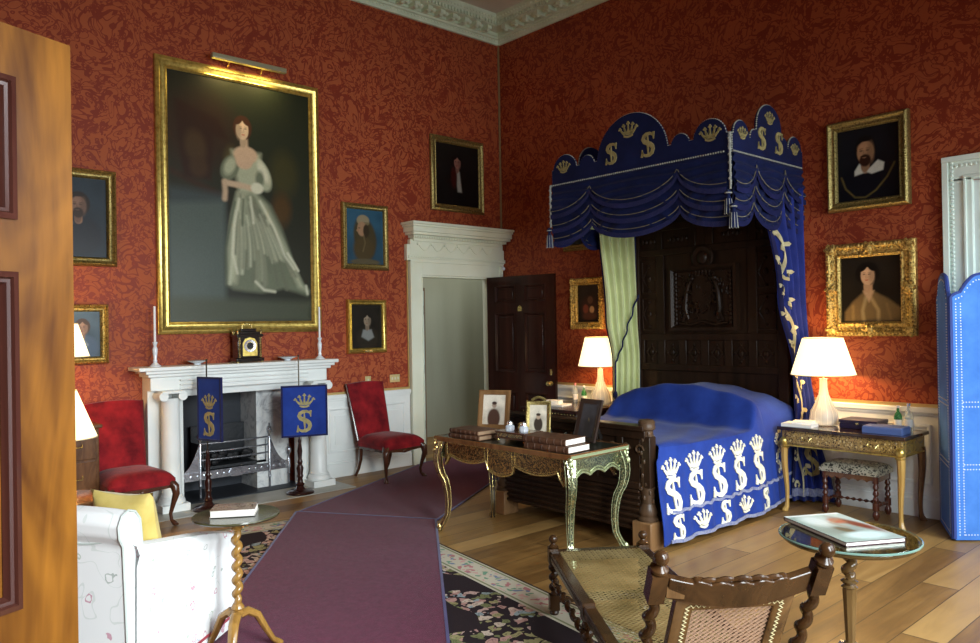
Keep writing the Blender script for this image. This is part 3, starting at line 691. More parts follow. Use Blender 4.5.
def fire_screen(label, x, y, rz, shift, bw=.44, bh=.50, zb=.52):
    t = thing('banner_fire_screen', label, 'fire screen', (x,y,.006), rz, 'banner screens before the fireplace')
    p = MB().lathe([(.135,0),(.14,.012),(.12,.028),(.07,.035),(.045,.05),(.032,.075),(.045,.09),(.03,.11),(.024,.15),(.034,.17),(.026,.19),(.036,.25),(.02,.29),(.028,.31),(.017,.34),(.026,.42),(.013,.50),(.018,.52),(.008,.55)], n=20)
    p.build('turned_base', MAHOG, t); MB().tube([(0,0,.5),(0,0,1.36)], .0065, 8).ball((0,0,1.37),.011,8).build('pole', mat('dark_bronze',(.06,.045,.03),.35,.7), t)
    b = MB().box(.012,shift-bw/2,zb,.03,shift+bw/2,zb+bh); b.build('banner', BLUEV, t, bevel=.003)
    e = MB(); frame_mb(e, bw, bh, [(-.006,0),(-.006,.022),(.012,.022),(.012,0)], lambda u,v,w_: (.012+w_, shift-bw/2+u, zb+v)); e.build('banner_border', DBLUE, t)
    fn = lambda u,v,w_: (.03+w_, u, v)
    m_ = MB(); s_letter(m_, fn, shift, zb+.15, .20, .004); crown(m_, fn, shift, zb+.355, .17, .004); m_.build('embroidered_cipher', EMBG, t)
fire_screen('narrowly angled blue banner fire screen on pole at left of the grate', .49, -4.17, math.radians(-74), .07, .32, .57, .64)
fire_screen('broad blue crowned banner fire screen beside the right column', .48, -3.24, math.radians(-22), .05, .44, .50, .57)
# mantel objects
SH = 1.321
def candlestick(y, label):
    t = thing('candlestick', label, 'candlestick', (.18,y,SH), 0, 'candlesticks on the mantel shelf')
    MB().lathe([(.05,0),(.052,.008),(.045,.012),(.035,.02),(.016,.04),(.02,.055),(.014,.07),(.022,.13),(.024,.16),(.013,.19),(.02,.21),(.024,.225),(.012,.23)], n=16).build('stick', PORC, t)
    MB().lathe([(.011,.225),(.0105,.55),(.006,.555)], n=12).build('candle', WAX, t)
candlestick(-4.52, 'silver candlestick with white candle at left end of the mantel')
candlestick(-2.83, 'silver candlestick with white candle at right end of the mantel')
def dish(y, label):
    t = thing('shallow_dish', label, 'dish', (.17,y,SH), 0, 'porcelain dishes on the mantel shelf')
    MB().lathe([(.035,0),(.03,.01),(.045,.016),(.10,.04),(.102,.043),(.09,.04),(.03,.022),(.001,.02)], n=20).build('bowl', PORC, t); MB().lathe([(.10,.039),(.104,.041),(.101,.045),(.097,.042)], n=20).build('rim', SILV, t)
dish(-4.13, 'shallow porcelain dish on the mantel left of the clock'); dish(-3.20, 'shallow porcelain dish on the mantel right of the clock')
t = thing('mantel_clock', 'ebonised bracket clock with gilt dial at the centre of the mantel', 'clock', (.165,-3.63,SH))
mb = MB().box(-.075,-.145,.01,.075,.145,.045).box(-.065,-.125,.045,.065,.125,.26).box(-.075,-.14,.255,.075,.14,.28).box(-.06,-.115,.28,.06,.115,.305).box(-.04,-.08,.305,.04,.08,.335)
mb.build('case', EBON, t, bevel=.005)
for a in (-1,1):
    for b_ in (-1,1): MB().ball((a*.06,b_*.125,.008),.014,8).build('foot', BRASS, t); MB().lathe([(.012,.28),(.008,.29),(.014,.31),(.005,.33),(.001,.345)], (a*.055,b_*.12,0), 10).build('corner_finial', BRASS, t)
k = MB().prism([(-.075,.065),(.075,.065),(.075,.19),(.05,.235),(0,.248),(-.05,.235),(-.075,.19)], lambda u,v,w_: (w_,u,v), .065, .069); k.build('dial_plate', GOLD, t)
ring = MB(); ring.grid(28, 1, lambda a,b_: (.071+.001*b_, .0+(.038+.024*b_)*math.cos(2*PI*a), .165+(.038+.024*b_)*math.sin(2*PI*a)), cu=True); ring.build('chapter_ring', SILV, t)
MB().prism([(.034*math.cos(j*PI/8), .165+.034*math.sin(j*PI/8)) for j in range(16)], lambda u,v,w_: (w_,u,v), .069, .072).build('dial_centre', IRON, t)
MB().bar((.076,0,.165),(.076,.02,.195),.004,.003,(1,0,0)).build('hour_hand', EBON, t); MB().bar((.077,0,.165),(.077,-.03,.15),.004,.003,(1,0,0)).build('minute_hand', EBON, t)
for y in (-.108,.108):
    c = MB(); pts = [(.07,y,.05+.2*i/30) for i in range(31)]; c.tube(pts, [.009+.003*math.sin(i*1.6) for i in range(31)], 8); c.build('gilt_column', BRASS, t)
MB().tube([(0,-.05,.335),(0,-.045,.37),(0,0,.385),(0,.045,.37),(0,.05,.335)], .006, 8).build('handle', BRASS, t)
# wall plates
for y, w_, lab in ((-2.12,.075,'small square brass switch plate above the red chair'),(-1.75,.14,'wide brass switch plate nearest the doorcase')):
    t = thing('switch_plate', lab, 'light switch', (0,y,1.045))
    MB().box(0,-w_/2,-.045,.008,w_/2,.045).build('plate', mat('old_ivory_brass',(.62,.52,.25),.35,.3), t, bevel=.003)
    for q in ([0] if w_ < .1 else [-.04,0,.04]): MB().box(.006,q-.009,-.015,.014,q+.009,.015).build('switch', mat('switch_cream',(.7,.66,.5),.4), t, bevel=.002)
t = thing('alarm_sensor', 'small white dome sensor beside the doorcase cornice in the corner', 'sensor', (.03,-.045,2.42))
MB().box(0,-.02,-.035,.03,.02,.06).build('housing', WHITE, t, bevel=.004); MB().ball((.045,0,-.03),.026,12).build('lens', PORC, t)

# ============================================================ PICTURES
sk = (.40,.24,.15); skp = (.55,.40,.28)
def A(w_, h_): return h_/w_
# great portrait of a standing lady
W, H = 1.72, 2.645; a = (H-.24)/(W-.24)
drs = (.40,.42,.30); dsh = (.17,.19,.13); dhi = (.62,.62,.48)
ops = [('e',.85,1.2,.5,.5,0,(.03,.035,.02),.8), ('e',.2,1.15,.26,.22,0,(.05,.03,.018),.6), ('p',[(.0,.40),(.37,.42),(.37,.78),(.0,.80)],(.06,.075,.075),.06),
 ('p',[(.0,.0),(.37,.0),(.37,.74),(.0,.70)],(.10,.125,.11),.05), ('p',[(0,0),(1,0),(1,.13),(0,.15)],(.085,.095,.065),.06),
 ('p',[(.05,1.32),(.33,1.24),(.40,1.12),(.30,1.13),(.28,.86),(.10,.86),(.07,1.1)],(.045,.022,.014),.03), ('e',.18,1.05,.07,.10,10,(.075,.045,.022),.6), ('e',.2,.93,.06,.06,0,(.07,.04,.02),.6),
 ('e',.42,1.0,.05,.08,0,(.09,.07,.03),.8), ('e',.80,.95,.10,.14,0,(.06,.055,.02),.8), ('e',.78,.72,.07,.10,0,(.09,.05,.015),.8),
 ('p',[(.45,.80),(.60,.82),(.70,.74),(.78,.60),(.86,.40),(.93,.25),(.995,.20),(.97,.165),(.88,.19),(.78,.21),(.70,.19),(.62,.18),(.50,.19),(.42,.20),(.37,.23),(.38,.40),(.40,.60)],dsh,.03),
 ('p',[(.46,.80),(.52,.80),(.50,.60),(.47,.40),(.44,.24),(.40,.24),(.39,.45),(.42,.66)],drs,.05), ('p',[(.58,.80),(.66,.74),(.80,.50),(.90,.30),(.96,.20),(.90,.22),(.78,.46),(.66,.64)],drs,.04),
 ('p',[(.52,.78),(.56,.78),(.64,.5),(.66,.24),(.58,.22),(.56,.5)],(.26,.28,.19),.05),
 ('l',[(.47,.76),(.43,.58),(.42,.42),(.45,.3)],.014,dhi,.02),('l',[(.62,.76),(.72,.60),(.80,.42),(.87,.34)],.014,dhi,.02),('l',[(.55,.78),(.57,.62)],.012,dhi,.02),('l',[(.50,.76),(.49,.6)],.01,(.1,.12,.08),.02),
 ('l',[(.58,.25),(.64,.20),(.72,.19)],.014,dhi,.02),('l',[(.82,.44),(.88,.36),(.9,.33)],.016,dhi,.015),('l',[(.96,.23),(.97,.18)],.014,dhi,.02),('l',[(.44,.74),(.37,.45),(.37,.3)],.01,(.1,.12,.08),.02),
 ('p',[(.42,1.06),(.63,1.06),(.62,.95),(.585,.80),(.47,.80),(.44,.95)],drs,.04), ('e',.41,.95,.06,.085,-25,dsh,.25),('e',.41,.96,.035,.06,-25,drs,.6), ('e',.63,.93,.065,.11,25,drs,.25),('e',.645,.95,.03,.07,25,dhi,.7),('e',.62,.90,.03,.05,0,dsh,.7),
 ('l',[(.60,.83),(.50,.845),(.38,.855)],.04,(.52,.40,.28),.015),('l',[(.37,.86),(.375,.80),(.37,.755)],.035,(.50,.38,.26),.02),('e',.60,.84,.045,.035,0,dhi,.4),
 ('e',.52,1.04,.085,.055,0,skp,.25),('e',.51,1.0,.06,.05,0,skp,.3),('l',[(.515,1.05),(.51,1.14)],.05,skp,.02)]+head(.50,1.195,.072,(.60,.45,.31),(.08,.035,.018),-1)
def scy(op, f):
    op = list(op)
    if op[0] == 'e': op[2] *= f; op[4] *= f
    else: op[1] = [(x, y*f) for x, y in op[1]]
    return tuple(op)
ops = [scy(o_, 1.09) for o_ in ops]
rs = random.Random(11); folds = []
for i in range(34):
    q = (i+rs.random())/34; x0_, x1_ = .455+.15*q, .385+.58*q; bend = .05*math.sin(PI*q)
    c = [(.52,.54,.40),(.16,.17,.12),(.36,.38,.27),(.24,.25,.18)][i%4]; l0, l1 = rs.uniform(0,.35), rs.uniform(.55,.97)
    P_ = [(x0_+(x1_-x0_)*(t_**1.15)+bend*math.sin(PI*t_), (.80-.60*t_-.03*q*t_)*1.09) for t_ in [l0+(l1-l0)*k/6 for k in range(7)]]
    folds.append(('l', P_, rs.uniform(.008,.022), c, .026))
k_i = next(i for i, o_ in enumerate(ops) if o_[0] == 'l')
ops = ops[:k_i]+folds+ops[k_i:]
ops = [('p',[(.02,.95),(.40,.80),(.40,.84),(.0,1.0)],(.055,.03,.018),.03)]+ops
pic = picture('tall full length portrait of a lady in white satin in gilt frame', 'L', -4.44, 1.615, W, H, .115, ops, ((.035,.037,.025),(.035,.032,.018)), GOLD, 'plain', 230)
t = thing('picture_light', 'brass strip picture light above the tall portrait', 'picture light', (0,-3.53,4.31))
MB().box(.14,-.42,-.02,.20,.36,.03).build('lamp_housing', mat('light_housing',(.42,.40,.26),.35,.5), t, bevel=.008)
MB().tube([(0,-.2,-.05),(.1,-.2,.02),(.16,-.2,.02)],.006,6).tube([(0,.15,-.05),(.1,.15,.02),(.16,.15,.02)],.006,6).build('bracket', BRASS, t)
for q in (-.22,.16):
    l = bpy.data.lights.new('picture_lamp','AREA'); l.shape='RECTANGLE'; l.size=.26; l.size_y=.03; l.energy=2.6; l.color=(1,.78,.35); l.spread = math.radians(150)
    o = bpy.data.objects.new('picture_lamp', l); COL.objects.link(o); o.parent = t; o.location=(.165,q,-.03); o.rotation_euler=(0,math.radians(32),PI/2) 
    o.rotation_euler = Matrix(((0,.4,0),(1,0,0),(0,0,1))).to_euler() if False else (Vector((-.35,0,-1))).to_track_quat('-Z','Y').to_euler()
def bust(cx, cy, s, coat, extra=(), **k):
    return [('e',cx,cy-2.6*s,1.9*s,1.7*s,0,coat,.25), ('l',[(cx,cy-.5*s),(cx,cy-1.3*s)],.6*s,(.3,.18,.11),.1*s)]+list(extra)+head(cx, cy, s, **k)
# dark portrait over the door: wigged man with lace cravat
picture('nearly black portrait of a bewigged man with cravat above the doorcase', 'L', -1.185, 3.08, .86, .93, .085,
  bust(.5,.78,.125,(.012,.008,.006),[('p',[(.45,.62),(.55,.62),(.60,.25),(.50,.25)],(.30,.28,.25),.03),('e',.42,.52,.07,.2,0,(.05,.008,.006),.5)],skin=(.26,.13,.10),hair=(.012,.008,.007),hairw=1.5), ((.010,.008,.008),(.014,.012,.010)), GOLDD, 'plain')
picture('portrait of a figure in profile with turban on blue ground', 'L', -2.445, 2.305, .615, .75, .065,
  [('e',.50,.62,.30,.48,12,(.075,.06,.03),.2),('e',.46,.35,.28,.3,0,(.09,.065,.03),.3),('e',.45,1.02,.17,.13,0,(.30,.25,.16),.2),('e',.46,.93,.16,.05,10,(.2,.16,.09),.3),('e',.42,.82,.13,.17,0,(.36,.22,.13),.2),('e',.30,.78,.035,.03,0,(.33,.19,.11),.4),('e',.53,.78,.08,.15,0,(.05,.035,.02),.3),('l',[(.36,.84),(.33,.84)],.02,(.08,.05,.03),.02),('l',[(.46,.66),(.50,.5),(.44,.3)],.03,(.16,.12,.06),.03),('e',.5,.05,.4,.08,0,(.12,.10,.06),.3)], ((.035,.08,.12),(.04,.11,.17)), GOLDD, 'plain')
picture('small portrait of a dark haired man with white collar in plain gilt frame', 'L', -2.395, 1.355, .52, .61, .06,
  bust(.52,.78,.19,(.03,.024,.016),[('p',[(.38,.52),(.66,.52),(.74,.30),(.55,.20),(.32,.32)],(.24,.25,.24),.05)],skin=(.28,.22,.16),hair=(.02,.016,.012),hairw=1.25), ((.018,.015,.011),(.022,.018,.013)), GOLD, 'plain', plate=True)
picture('blue black portrait of a bearded man, upper one beside the golden door', 'L', -5.55, 2.235, .755, .86, .08,
  bust(.62,.76,.17,(.02,.022,.03),[('e',.42,.50,.12,.06,0,(.13,.14,.15),.4)],skin=(.22,.13,.09),hair=(.03,.018,.012),beard=(.05,.028,.015)), ((.02,.028,.04),(.03,.045,.06)), GOLDD, 'beaded')
picture('small portrait in blue robes behind the lampshade, beside the golden door', 'L', -5.36, 1.365, .485, .53, .065,
  bust(.60,.72,.19,(.09,.13,.19),[('l',[(.3,.3),(.55,.5),(.7,.3)],.05,(.3,.32,.34),.05)],skin=(.42,.24,.15),hair=(.1,.05,.025)), ((.06,.09,.12),(.10,.15,.19)), GOLDO, 'beaded')
picture('portrait of a bearded man with white collar and gold chain', 'R', 4.375, 2.605, .685, .795, .085,
  bust(.46,.80,.225,(.008,.009,.014),[('p',[(.28,.50),(.36,.62),(.50,.50),(.66,.64),(.76,.58),(.74,.46),(.56,.42),(.48,.46),(.28,.42)],(.62,.62,.54),.025),('l',[(.06,.42),(.13,.22),(.28,.06),(.45,.04),(.62,.14),(.80,.34),(.92,.56)],.03,(.13,.10,.035),.02)],skin=(.42,.25,.14),hair=(.012,.010,.010),beard=(.045,.018,.01),hairw=.95), ((.008,.009,.014),(.014,.015,.02)), GOLDD, 'beaded')
picture('portrait of a dark haired woman in gold robe in carved gilt frame', 'R', 4.345, 1.50, .75, .815, .125,
  [('p',[(.06,.18),(.20,.36),(.38,.52),(.56,.52),(.78,.40),(.97,.24),(1,0),(.05,0)],(.16,.11,.05),.05),('l',[(.42,.42),(.36,.2),(.38,0)],.05,(.30,.24,.13),.05),('l',[(.5,.42),(.62,.2),(.62,0)],.05,(.32,.24,.12),.05),('l',[(.2,.28),(.2,.05)],.04,(.25,.18,.08),.05),('l',[(.76,.3),(.82,.05)],.04,(.22,.15,.07),.05),('l',[(.46,.52),(.46,.66)],.14,(.42,.27,.16),.03),('p',[(.37,.54),(.56,.54),(.47,.34)],(.42,.29,.18),.04)]+head(.45,.80,.185,(.55,.36,.22),(.010,.008,.006),1,hairw=1.35), ((.016,.013,.009),(.022,.018,.013)), GOLDO, 'carved')
picture('small dark figure painting in carved gilt frame beside the green curtain', 'R', 1.265, 1.585, .51, .605, .085,
  [('e',.5,.5,.35,.4,0,(.05,.02,.012),.4),('e',.55,.75,.12,.13,0,(.12,.06,.035),.4),('e',.62,.42,.10,.12,0,(.36,.24,.15),.4),('e',.35,.45,.12,.16,0,(.16,.05,.03),.4),('e',.5,.2,.3,.12,0,(.08,.03,.02),.5)], ((.02,.012,.01),(.03,.018,.012)), GOLDO, 'carved')
picture('dark picture in dull gilt frame half hidden under the bed canopy', 'R', 1.14, 2.525, .72, .52, .075,
  [('e',.5,.3,.3,.2,0,(.04,.03,.018),.6)], ((.012,.010,.008),(.02,.016,.012)), GOLDD, 'plain')
# ============================================================ BED
BX0, BX1, BYF, BYH = 2.50, 4.06, -2.33, -.12
t = thing('state_bed', 'carved oak bed with panelled headboard and turned foot posts', 'bed', (3.3,-1.2,0))
def loc(p): return (p[0]-3.3, p[1]+1.2, p[2])
class LB(MB):                                        # builder in world coordinates for children of a thing at origin O
    def __init__(s, O): super().__init__(); s.O = O
    def build(s, *a, **k):
        s.v = [(x-s.O[0], y-s.O[1], z-s.O[2]) for x,y,z in s.v]; return super().build(*a, **k)
BO = (3.3,-1.2,0)
# headboard
HX0, HX1, HT = 2.24, 4.02, 2.95
mb = LB(BO).box(HX0,-.10,0,HX1,-.04,HT); mb.box(HX0,-.14,0,HX0+.10,-.04,HT).box(HX1-.10,-.14,0,HX1,-.04,HT)
for z in (1.14,1.46,2.36,2.62,2.9): mb.box(HX0,-.125,z,HX1,-.1,z+.07)
xs5 = [HX0+.1+i*(HX1-HX0-.2)/6 for i in range(7)]
for x in xs5: mb.box(x-.045,-.12,1.2,x+.045,-.1,1.48)
for x in (2.60,3.66): mb.box(x-.05,-.12,1.5,x+.05,-.1,2.4)
for x in (2.24+.35,3.0,3.2,3.67): mb.box(x-.04,-.12,2.4,x+.04,-.1,2.65)
hbo = mb.build('headboard', OAKD, t, bevel=.006)
def lozenge(mb, x, z, rx, rz_):
    pts = [(x-rx,-.106,z),(x,-.106,z+rz_),(x+rx,-.106,z),(x,-.106,z-rz_)]; mb.tube(pts, .011, 6, closed=True); mb.ball((x,-.106,z), .025, 8, (1,.6,1.3))
    for q in pts: mb.ball(q, .018, 6)
for i in range(6): mb = LB(BO); lozenge(mb, (xs5[i]+xs5[i+1])/2, 1.33, .06, .08); mb.build('carved_lozenge', OAKD, hbo)
for x in (2.45,3.80):
    for z in (1.74,2.12): mb = LB(BO); lozenge(mb, x, z, .08, .13); mb.build('carved_lozenge', OAKD, hbo)
mb = LB(BO)
for x in (2.45,3.80): frame_mb(mb, .2, .36, [(0,0),(0,.012),(.015,.016),(.02,0)], lambda u,v,w_: (x-.1+u,-.1-w_,1.56+v)); frame_mb(mb, .2, .36, [(0,0),(0,.012),(.015,.016),(.02,0)], lambda u,v,w_: (x-.1+u,-.1-w_,1.96+v))
for x in (2.42,2.82,3.45,3.82): 
    for i in range(5): mb.ball((x-.1+i*.05,-.106,2.52), .022, 6, (1,.5,1.6 if i%2 else 1))
mb.build('panel_mouldings', OAKD, hbo)
# carved armorial panel
PX0, PX1, PZ0, PZ1 = 2.74, 3.52, 1.56, 2.22
mb = LB(BO).box(PX0,-.13,PZ0,PX1,-.1,PZ1); frame_mb(mb, PX1-PX0, PZ1-PZ0, [(0,.03),(0,.07),(.03,.075),(.05,.05),(.06,.03)], lambda u,v,w_: (PX0+u,-.1-w_,PZ0+v))
cxp = (PX0+PX1)/2
mb.lathe([(.0,0),(.12,0),(.13,.03),(.11,.04),(.09,.03),(.0,.03)], n=24); k0 = len(mb.v)-24*6; mb.rot(k0, Matrix.Translation((cxp,-.11,2.30)) @ Matrix.Rotation(PI/2,4,'X'))
mb.prism([(-.11,.14),(.11,.14),(.11,-.04),(.06,-.13),(0,-.17),(-.06,-.13),(-.11,-.04)], lambda u,v,w_: (cxp+u,-.13-w_,1.90+v), 0, .028)
rs = random.Random(5)
for s in (-1,1):
    # supporters: rearing beasts, tail and mantling scrolls
    mb.tube([(cxp+s*.17,-.145,1.68),(cxp+s*.20,-.15,1.78),(cxp+s*.19,-.15,1.92),(cxp+s*.16,-.15,2.03),(cxp+s*.13,-.15,2.07)], [.018,.028,.024,.020,.014], 8)
    mb.ball((cxp+s*.13,-.15,2.09), .026, 8, (1.3,.7,1)); mb.tube([(cxp+s*.19,-.15,1.95),(cxp+s*.13,-.155,1.96),(cxp+s*.11,-.16,1.93)], [.02,.015,.012], 6)
    mb.tube([(cxp+s*.20,-.15,1.85),(cxp+s*.14,-.155,1.84),(cxp+s*.12,-.16,1.86)], [.018,.014,.012], 6); mb.tube([(cxp+s*.18,-.15,1.74),(cxp+s*.23,-.15,1.66),(cxp+s*.17,-.15,1.64)], [.03,.02,.014], 6)
    for i in range(24):
        x = cxp+s*rs.uniform(.03,.31); z = rs.uniform(1.66,2.16); r = rs.uniform(.02,.045); a0 = rs.uniform(0,6)
        mb.tube([(x+r*(1-q/12)*math.cos(a0+q*.6),-.138-(.024 if abs(x-cxp)<.12 and 1.72<z<2.06 else 0),z+r*(1-q/12)*math.sin(a0+q*.6)) for q in range(10)], .008, 5)
for i in range(7): mb.ball((cxp-.12+i*.04,-.14,2.12+.02*math.cos((i-3)*.5)), .018, 6)
for i in range(5): mb.ball((cxp-.08+i*.04,-.14,2.16), .014, 6, (1,1,1.6))
mb.tube([(cxp-.28,-.14,1.64),(cxp-.14,-.145,1.62),(cxp,-.145,1.655),(cxp+.14,-.145,1.62),(cxp+.28,-.14,1.64)], .016, 6); mb.ball((cxp,-.14,2.30), .06, 10, (1,.5,1.2))
for s in (-1,1):
    for i in range(13): mb.ball((cxp+s*.315,-.145,1.64+i*.042), .02, 6, (.8,.7,1.1))
mb.build('carved_arms_panel', OAKD, hbo)
# bedstock
for x in (BX0+.08, BX1-.13): LB(BO).box(x,BYF,.18,x+.05,BYH,.42).build('side_rail', OAKD, t)
mb = LB(BO).box(BX0+.06,BYF-.035,.12,BX1-.06,BYF+.02,.84)
for x in [BX0+.1+i*.245 for i in range(7)]: mb.box(x-.03,BYF-.05,.45,x+.03,BYF+.03,.82)
for i in range(7): mb.box(BX0+.06,BYF-.055,.13+i*.045,BX1-.06,BYF-.03,.153+i*.045)
mb.box(BX0,BYF-.055,.80,BX1,BYF+.045,.86).box(BX0,BYF-.075,.86,BX1,BYF+.06,.895).box(BX0+.05,BYF-.055,.43,BX1-.05,BYF+.03,.48)
fb = mb.build('footboard', OAKD, t, bevel=.006)
mb = LB(BO)
for i in range(12):
    x = BX0+.13+i*.125; mb.tube([(x+.045*(1-q/10)*math.cos(q*.7),BYF-.05,.72+.045*(1-q/10)*math.sin(q*.7)) for q in range(9)], .009, 5)
mb.build('carved_frieze', OAKB, fb)
for x in (BX0, BX1-.02):
    p = LB(BO); y = BYF
    p.lathe([(.075,.20),(.078,.22),(.062,.24),(.07,.27),(.058,.30),(.05,.33)], (x,y,0), 20)
    p.lathe([(.047,.33),(.05,.5),(.047,.86),(.06,.87),(.064,.89),(.058,.905),(.062,.925),(.05,.94),(.001,.943)], (x,y,0), 20)
    for i in range(40):
        a = i*2.4; z = .35+i*.0125; p.ball((x+.047*math.cos(a), y+.047*math.sin(a), z), .0125, 6, (1,1,1.6))
    p.build('foot_post', OAKB, t)
    q = LB(BO).box(x-.085,y-.085,0,x+.085,y+.085,.205); q.build('post_block', OAKBL, t, bevel=.01, label='pale unpolished square post block')
# mattress
LB(BO).box(BX0+.12,BYF+.04,.42,BX1-.12,BYH,.66).build('mattress', mat('ticking',(.5,.52,.5),.9), t, bevel=.05)
# coverlet
XC, HW = (BX0+.03+4.12)/2, (4.12-BX0-.03)/2
def topH(y):
    s = max(0, min(1, (y+1.02)/.26)); s = s*s*(3-2*s)
    e = max(0, min(1, (-.12-y)/.12)); return .745+.015*math.sin(y*5)-.02*math.exp(-((y+1.08)/.12)**2)+s*.30*(.72+.28*math.sqrt(e))
def sideX(y, z, sgn=1):
    drop = max(0, .70-z); fold = .010*math.sin(y*17+1.3*math.sin(y*3))+.005*math.sin(y*43+z*5)
    drop *= 1-.75*max(0,min(1,(y+.9)/.5)); return XC+sgn*(HW+.02-.06*max(0,min(1,(y+.9)/.5))+.08*drop+fold*min(1,drop*2.2)+ .02*math.sin(z*9)*drop)
def zbot(y): return .045+.005*math.sin(y*19)
cov = thing('bed_coverlet', 'royal blue coverlet with crowned cipher embroidery over the bed', 'bedspread', (3.3,-1.2,.4)); CO = (3.3,-1.2,.4)
mb = LB(CO); NA, NB = 96, 130
def covf(a, b):
    e_ = max(0,min(1,(a-.64)/.08)); y0_ = BYF+.06-.085*e_*e_; y = y0_+(BYH-.03-y0_)*b; H = topH(y); zc = .69+.0*b
    if a < .18: s = a/.18; z = .12+(zc-.12)*s; return (sideX(y, z, -1), y, z)
    if a > .70: s = (a-.70)/.30; z = zc+(zbot(y)-zc)*s; return (sideX(y, z, 1), y, z)
    xi = (a-.18)/.52*2-1; m_ = max(0, min(1, (y+1.05)/.3)); p = 9-6.5*m_
    xi2 = math.sin(xi*PI/2)*.5+xi*.5
    z = zc+(H-zc)*max(0, 1-abs(xi2)**p)**(1/p*1.0)
    z += .006*math.sin(xi*17+y*9)+m_*.015*math.sin(xi*6+2)
    return (XC+(HW+.02)*xi2*(1-.05*m_*(z>zc+.03)), y, z)
mb.grid(NA, NB, covf); o = mb.build('cloth', BLUEV, cov); s_ = o.modifiers.new('thickness','SOLIDIFY'); s_.thickness = .008; s_.offset = -1
fs_ = lambda u,v,w_: (sideX(u, v)+w_+.003, u, v)
for y, h in ((-2.20,.66),(-1.90,.675),(-1.58,.685),(-1.27,.69),(-.97,.695)):
    e = LB(CO); crown(e, fs_, y, h-.075, .185, .008); s_letter(e, fs_, y+.01, h-.275, .235, .008); e.build('crowned_cipher', EMBW, cov)
for i, y in enumerate((-2.17,-1.86,-1.54,-1.23,-.90)):
    e = LB(CO)
    if i % 2 == 0: s_letter(e, fs_, y, .155, .165, .008)
    else: crown(e, fs_, y, .165, .17, .008)
    e.build('lower_border_motif', EMBW, cov)
e = LB(CO); e.strip([(BYF+.07+i*.02, .265+.006*math.sin(i*.9)) for i in range(105)], .022, fs_, 0, .009); e.build('braid', BRAID, cov)
e = LB(CO); e.strip([(BYF+.07+i*.02, zbot(BYF+.07+i*.02)+.012) for i in range(105)], .026, fs_, 0, .009); e.build('bottom_fringe', BRAID, cov)
# gold embroidery where the cover turns over the pillow
e = LB(CO); rs = random.Random(4)
for i in range(13):
    y = -.52+.05*math.sin(i*1.1); z = .32+i*.029; c = [(y+.034*(1-q/10)*math.cos(q*.8+i), z+.026*(1-q/10)*math.sin(q*.8+i)) for q in range(8)]; e.strip(c, .013, lambda u,v,w_: fs_(u,v,w_+.002), 0, .006)
e.build('scroll_embroidery', EMBW, cov)
# cover under-valance glimpsed near the foot
# ------------------------------------------------------------ canopy
KX0, KX1, KY, KZ = 2.12, 4.10, -1.22, 3.05
CA = (3.1,-.6,3.05)
can = thing('bed_canopy', 'dark blue half tester canopy with lobed crest, swags and crowned ciphers', 'canopy', CA)
LB(CA).box(KX0+.02,KY+.02,KZ-.02,KX1-.02,-.01,KZ+.03).build('tester_board', OAKD, can)
def crestH(u, lobes, base): 
    h = base
    for c, r, hc in lobes:
        if abs(u-c) < r: h = max(h, hc+math.sqrt(r*r-(u-c)**2))
    return h
LF = [(.17,.155,.13),(1.81,.155,.14),(.46,.09,.14),(1.52,.09,.14),(.99,.40,.12)]; LS = [(.14,.12,.15),(1.07,.12,.15),(.61,.21,.27),(.36,.07,.16),(.86,.07,.16)]
fF = lambda u,v,w_: (KX0+u, KY-w_, KZ+v)
fS = lambda u,v,w_: (KX1+w_, KY+u, KZ+v)
fW = lambda u,v,w_: (KX0-w_, KY+u, KZ+v)
def crest(fn, W_, lobes, name):
    us = sorted(set([round(W_*i/120,4) for i in range(121)]+[round(c+s*r,4) for c,r,_ in lobes for s in (-1,1) if 0 < c+s*r < W_]))
    top = [(u, crestH(u, lobes, .15)) for u in us]
    mb = LB(CA); mb.prism([(0,-.01)]+top+[(W_,-.01)], fn, 0, .03); o = mb.build(name, NAVY, can, smooth=False)
    r = LB(CA); L = 0; prev = None
    path = []
    for (u0,h0),(u1,h1) in zip(top, top[1:]):
        n = max(1,int(math.hypot(u1-u0,h1-h0)/.018))
        for i in range(n): path.append((u0+(u1-u0)*i/n, h0+(h1-h0)*i/n))
    path = [(0,h*.15/8) for h in range(8)]+path+[(W_,.15-h*.15/8) for h in range(8)]
    for u, h in path: r.ball(fn(u,h,.02), .0085, 5)
    for i in range(int(W_/.024)): r.ball(fn(i*.024,0,.036), .009, 5, (1,1,1))
    r.build('rope_edging', ROPE, o)
    return o
cf = crest(fF, KX1-KX0, LF, 'front_crest'); cs = crest(fS, -KY-.01, LS, 'side_crest'); cw = crest(fW, -KY-.01, LS, 'left_crest')
def emb(fn, items, parent):
    f2 = lambda u,v,w_: fn(u,v,.03+w_)
    for k, u, v, s in items:
        e = LB(CA); (crown if k == 'c' else s_letter)(e, f2, u, v, s, .007); e.build('gold_crown' if k == 'c' else 'gold_cipher_letter', EMBG, parent)
emb(fF, [('c',.16,.17,.15),('c',1.82,.18,.17),('c',.97,.38,.18),('s',.77,.19,.18),('s',1.19,.20,.20)], cf)
emb(fS, [('c',.15,.17,.13),('c',1.06,.16,.13),('c',.61,.37,.14),('s',.47,.17,.18),('s',.77,.17,.18)], cs)
EMBD = fabric('dim_gold_braid', (.13,.12,.09), (.20,.18,.12), 300, .7, .1, 25)
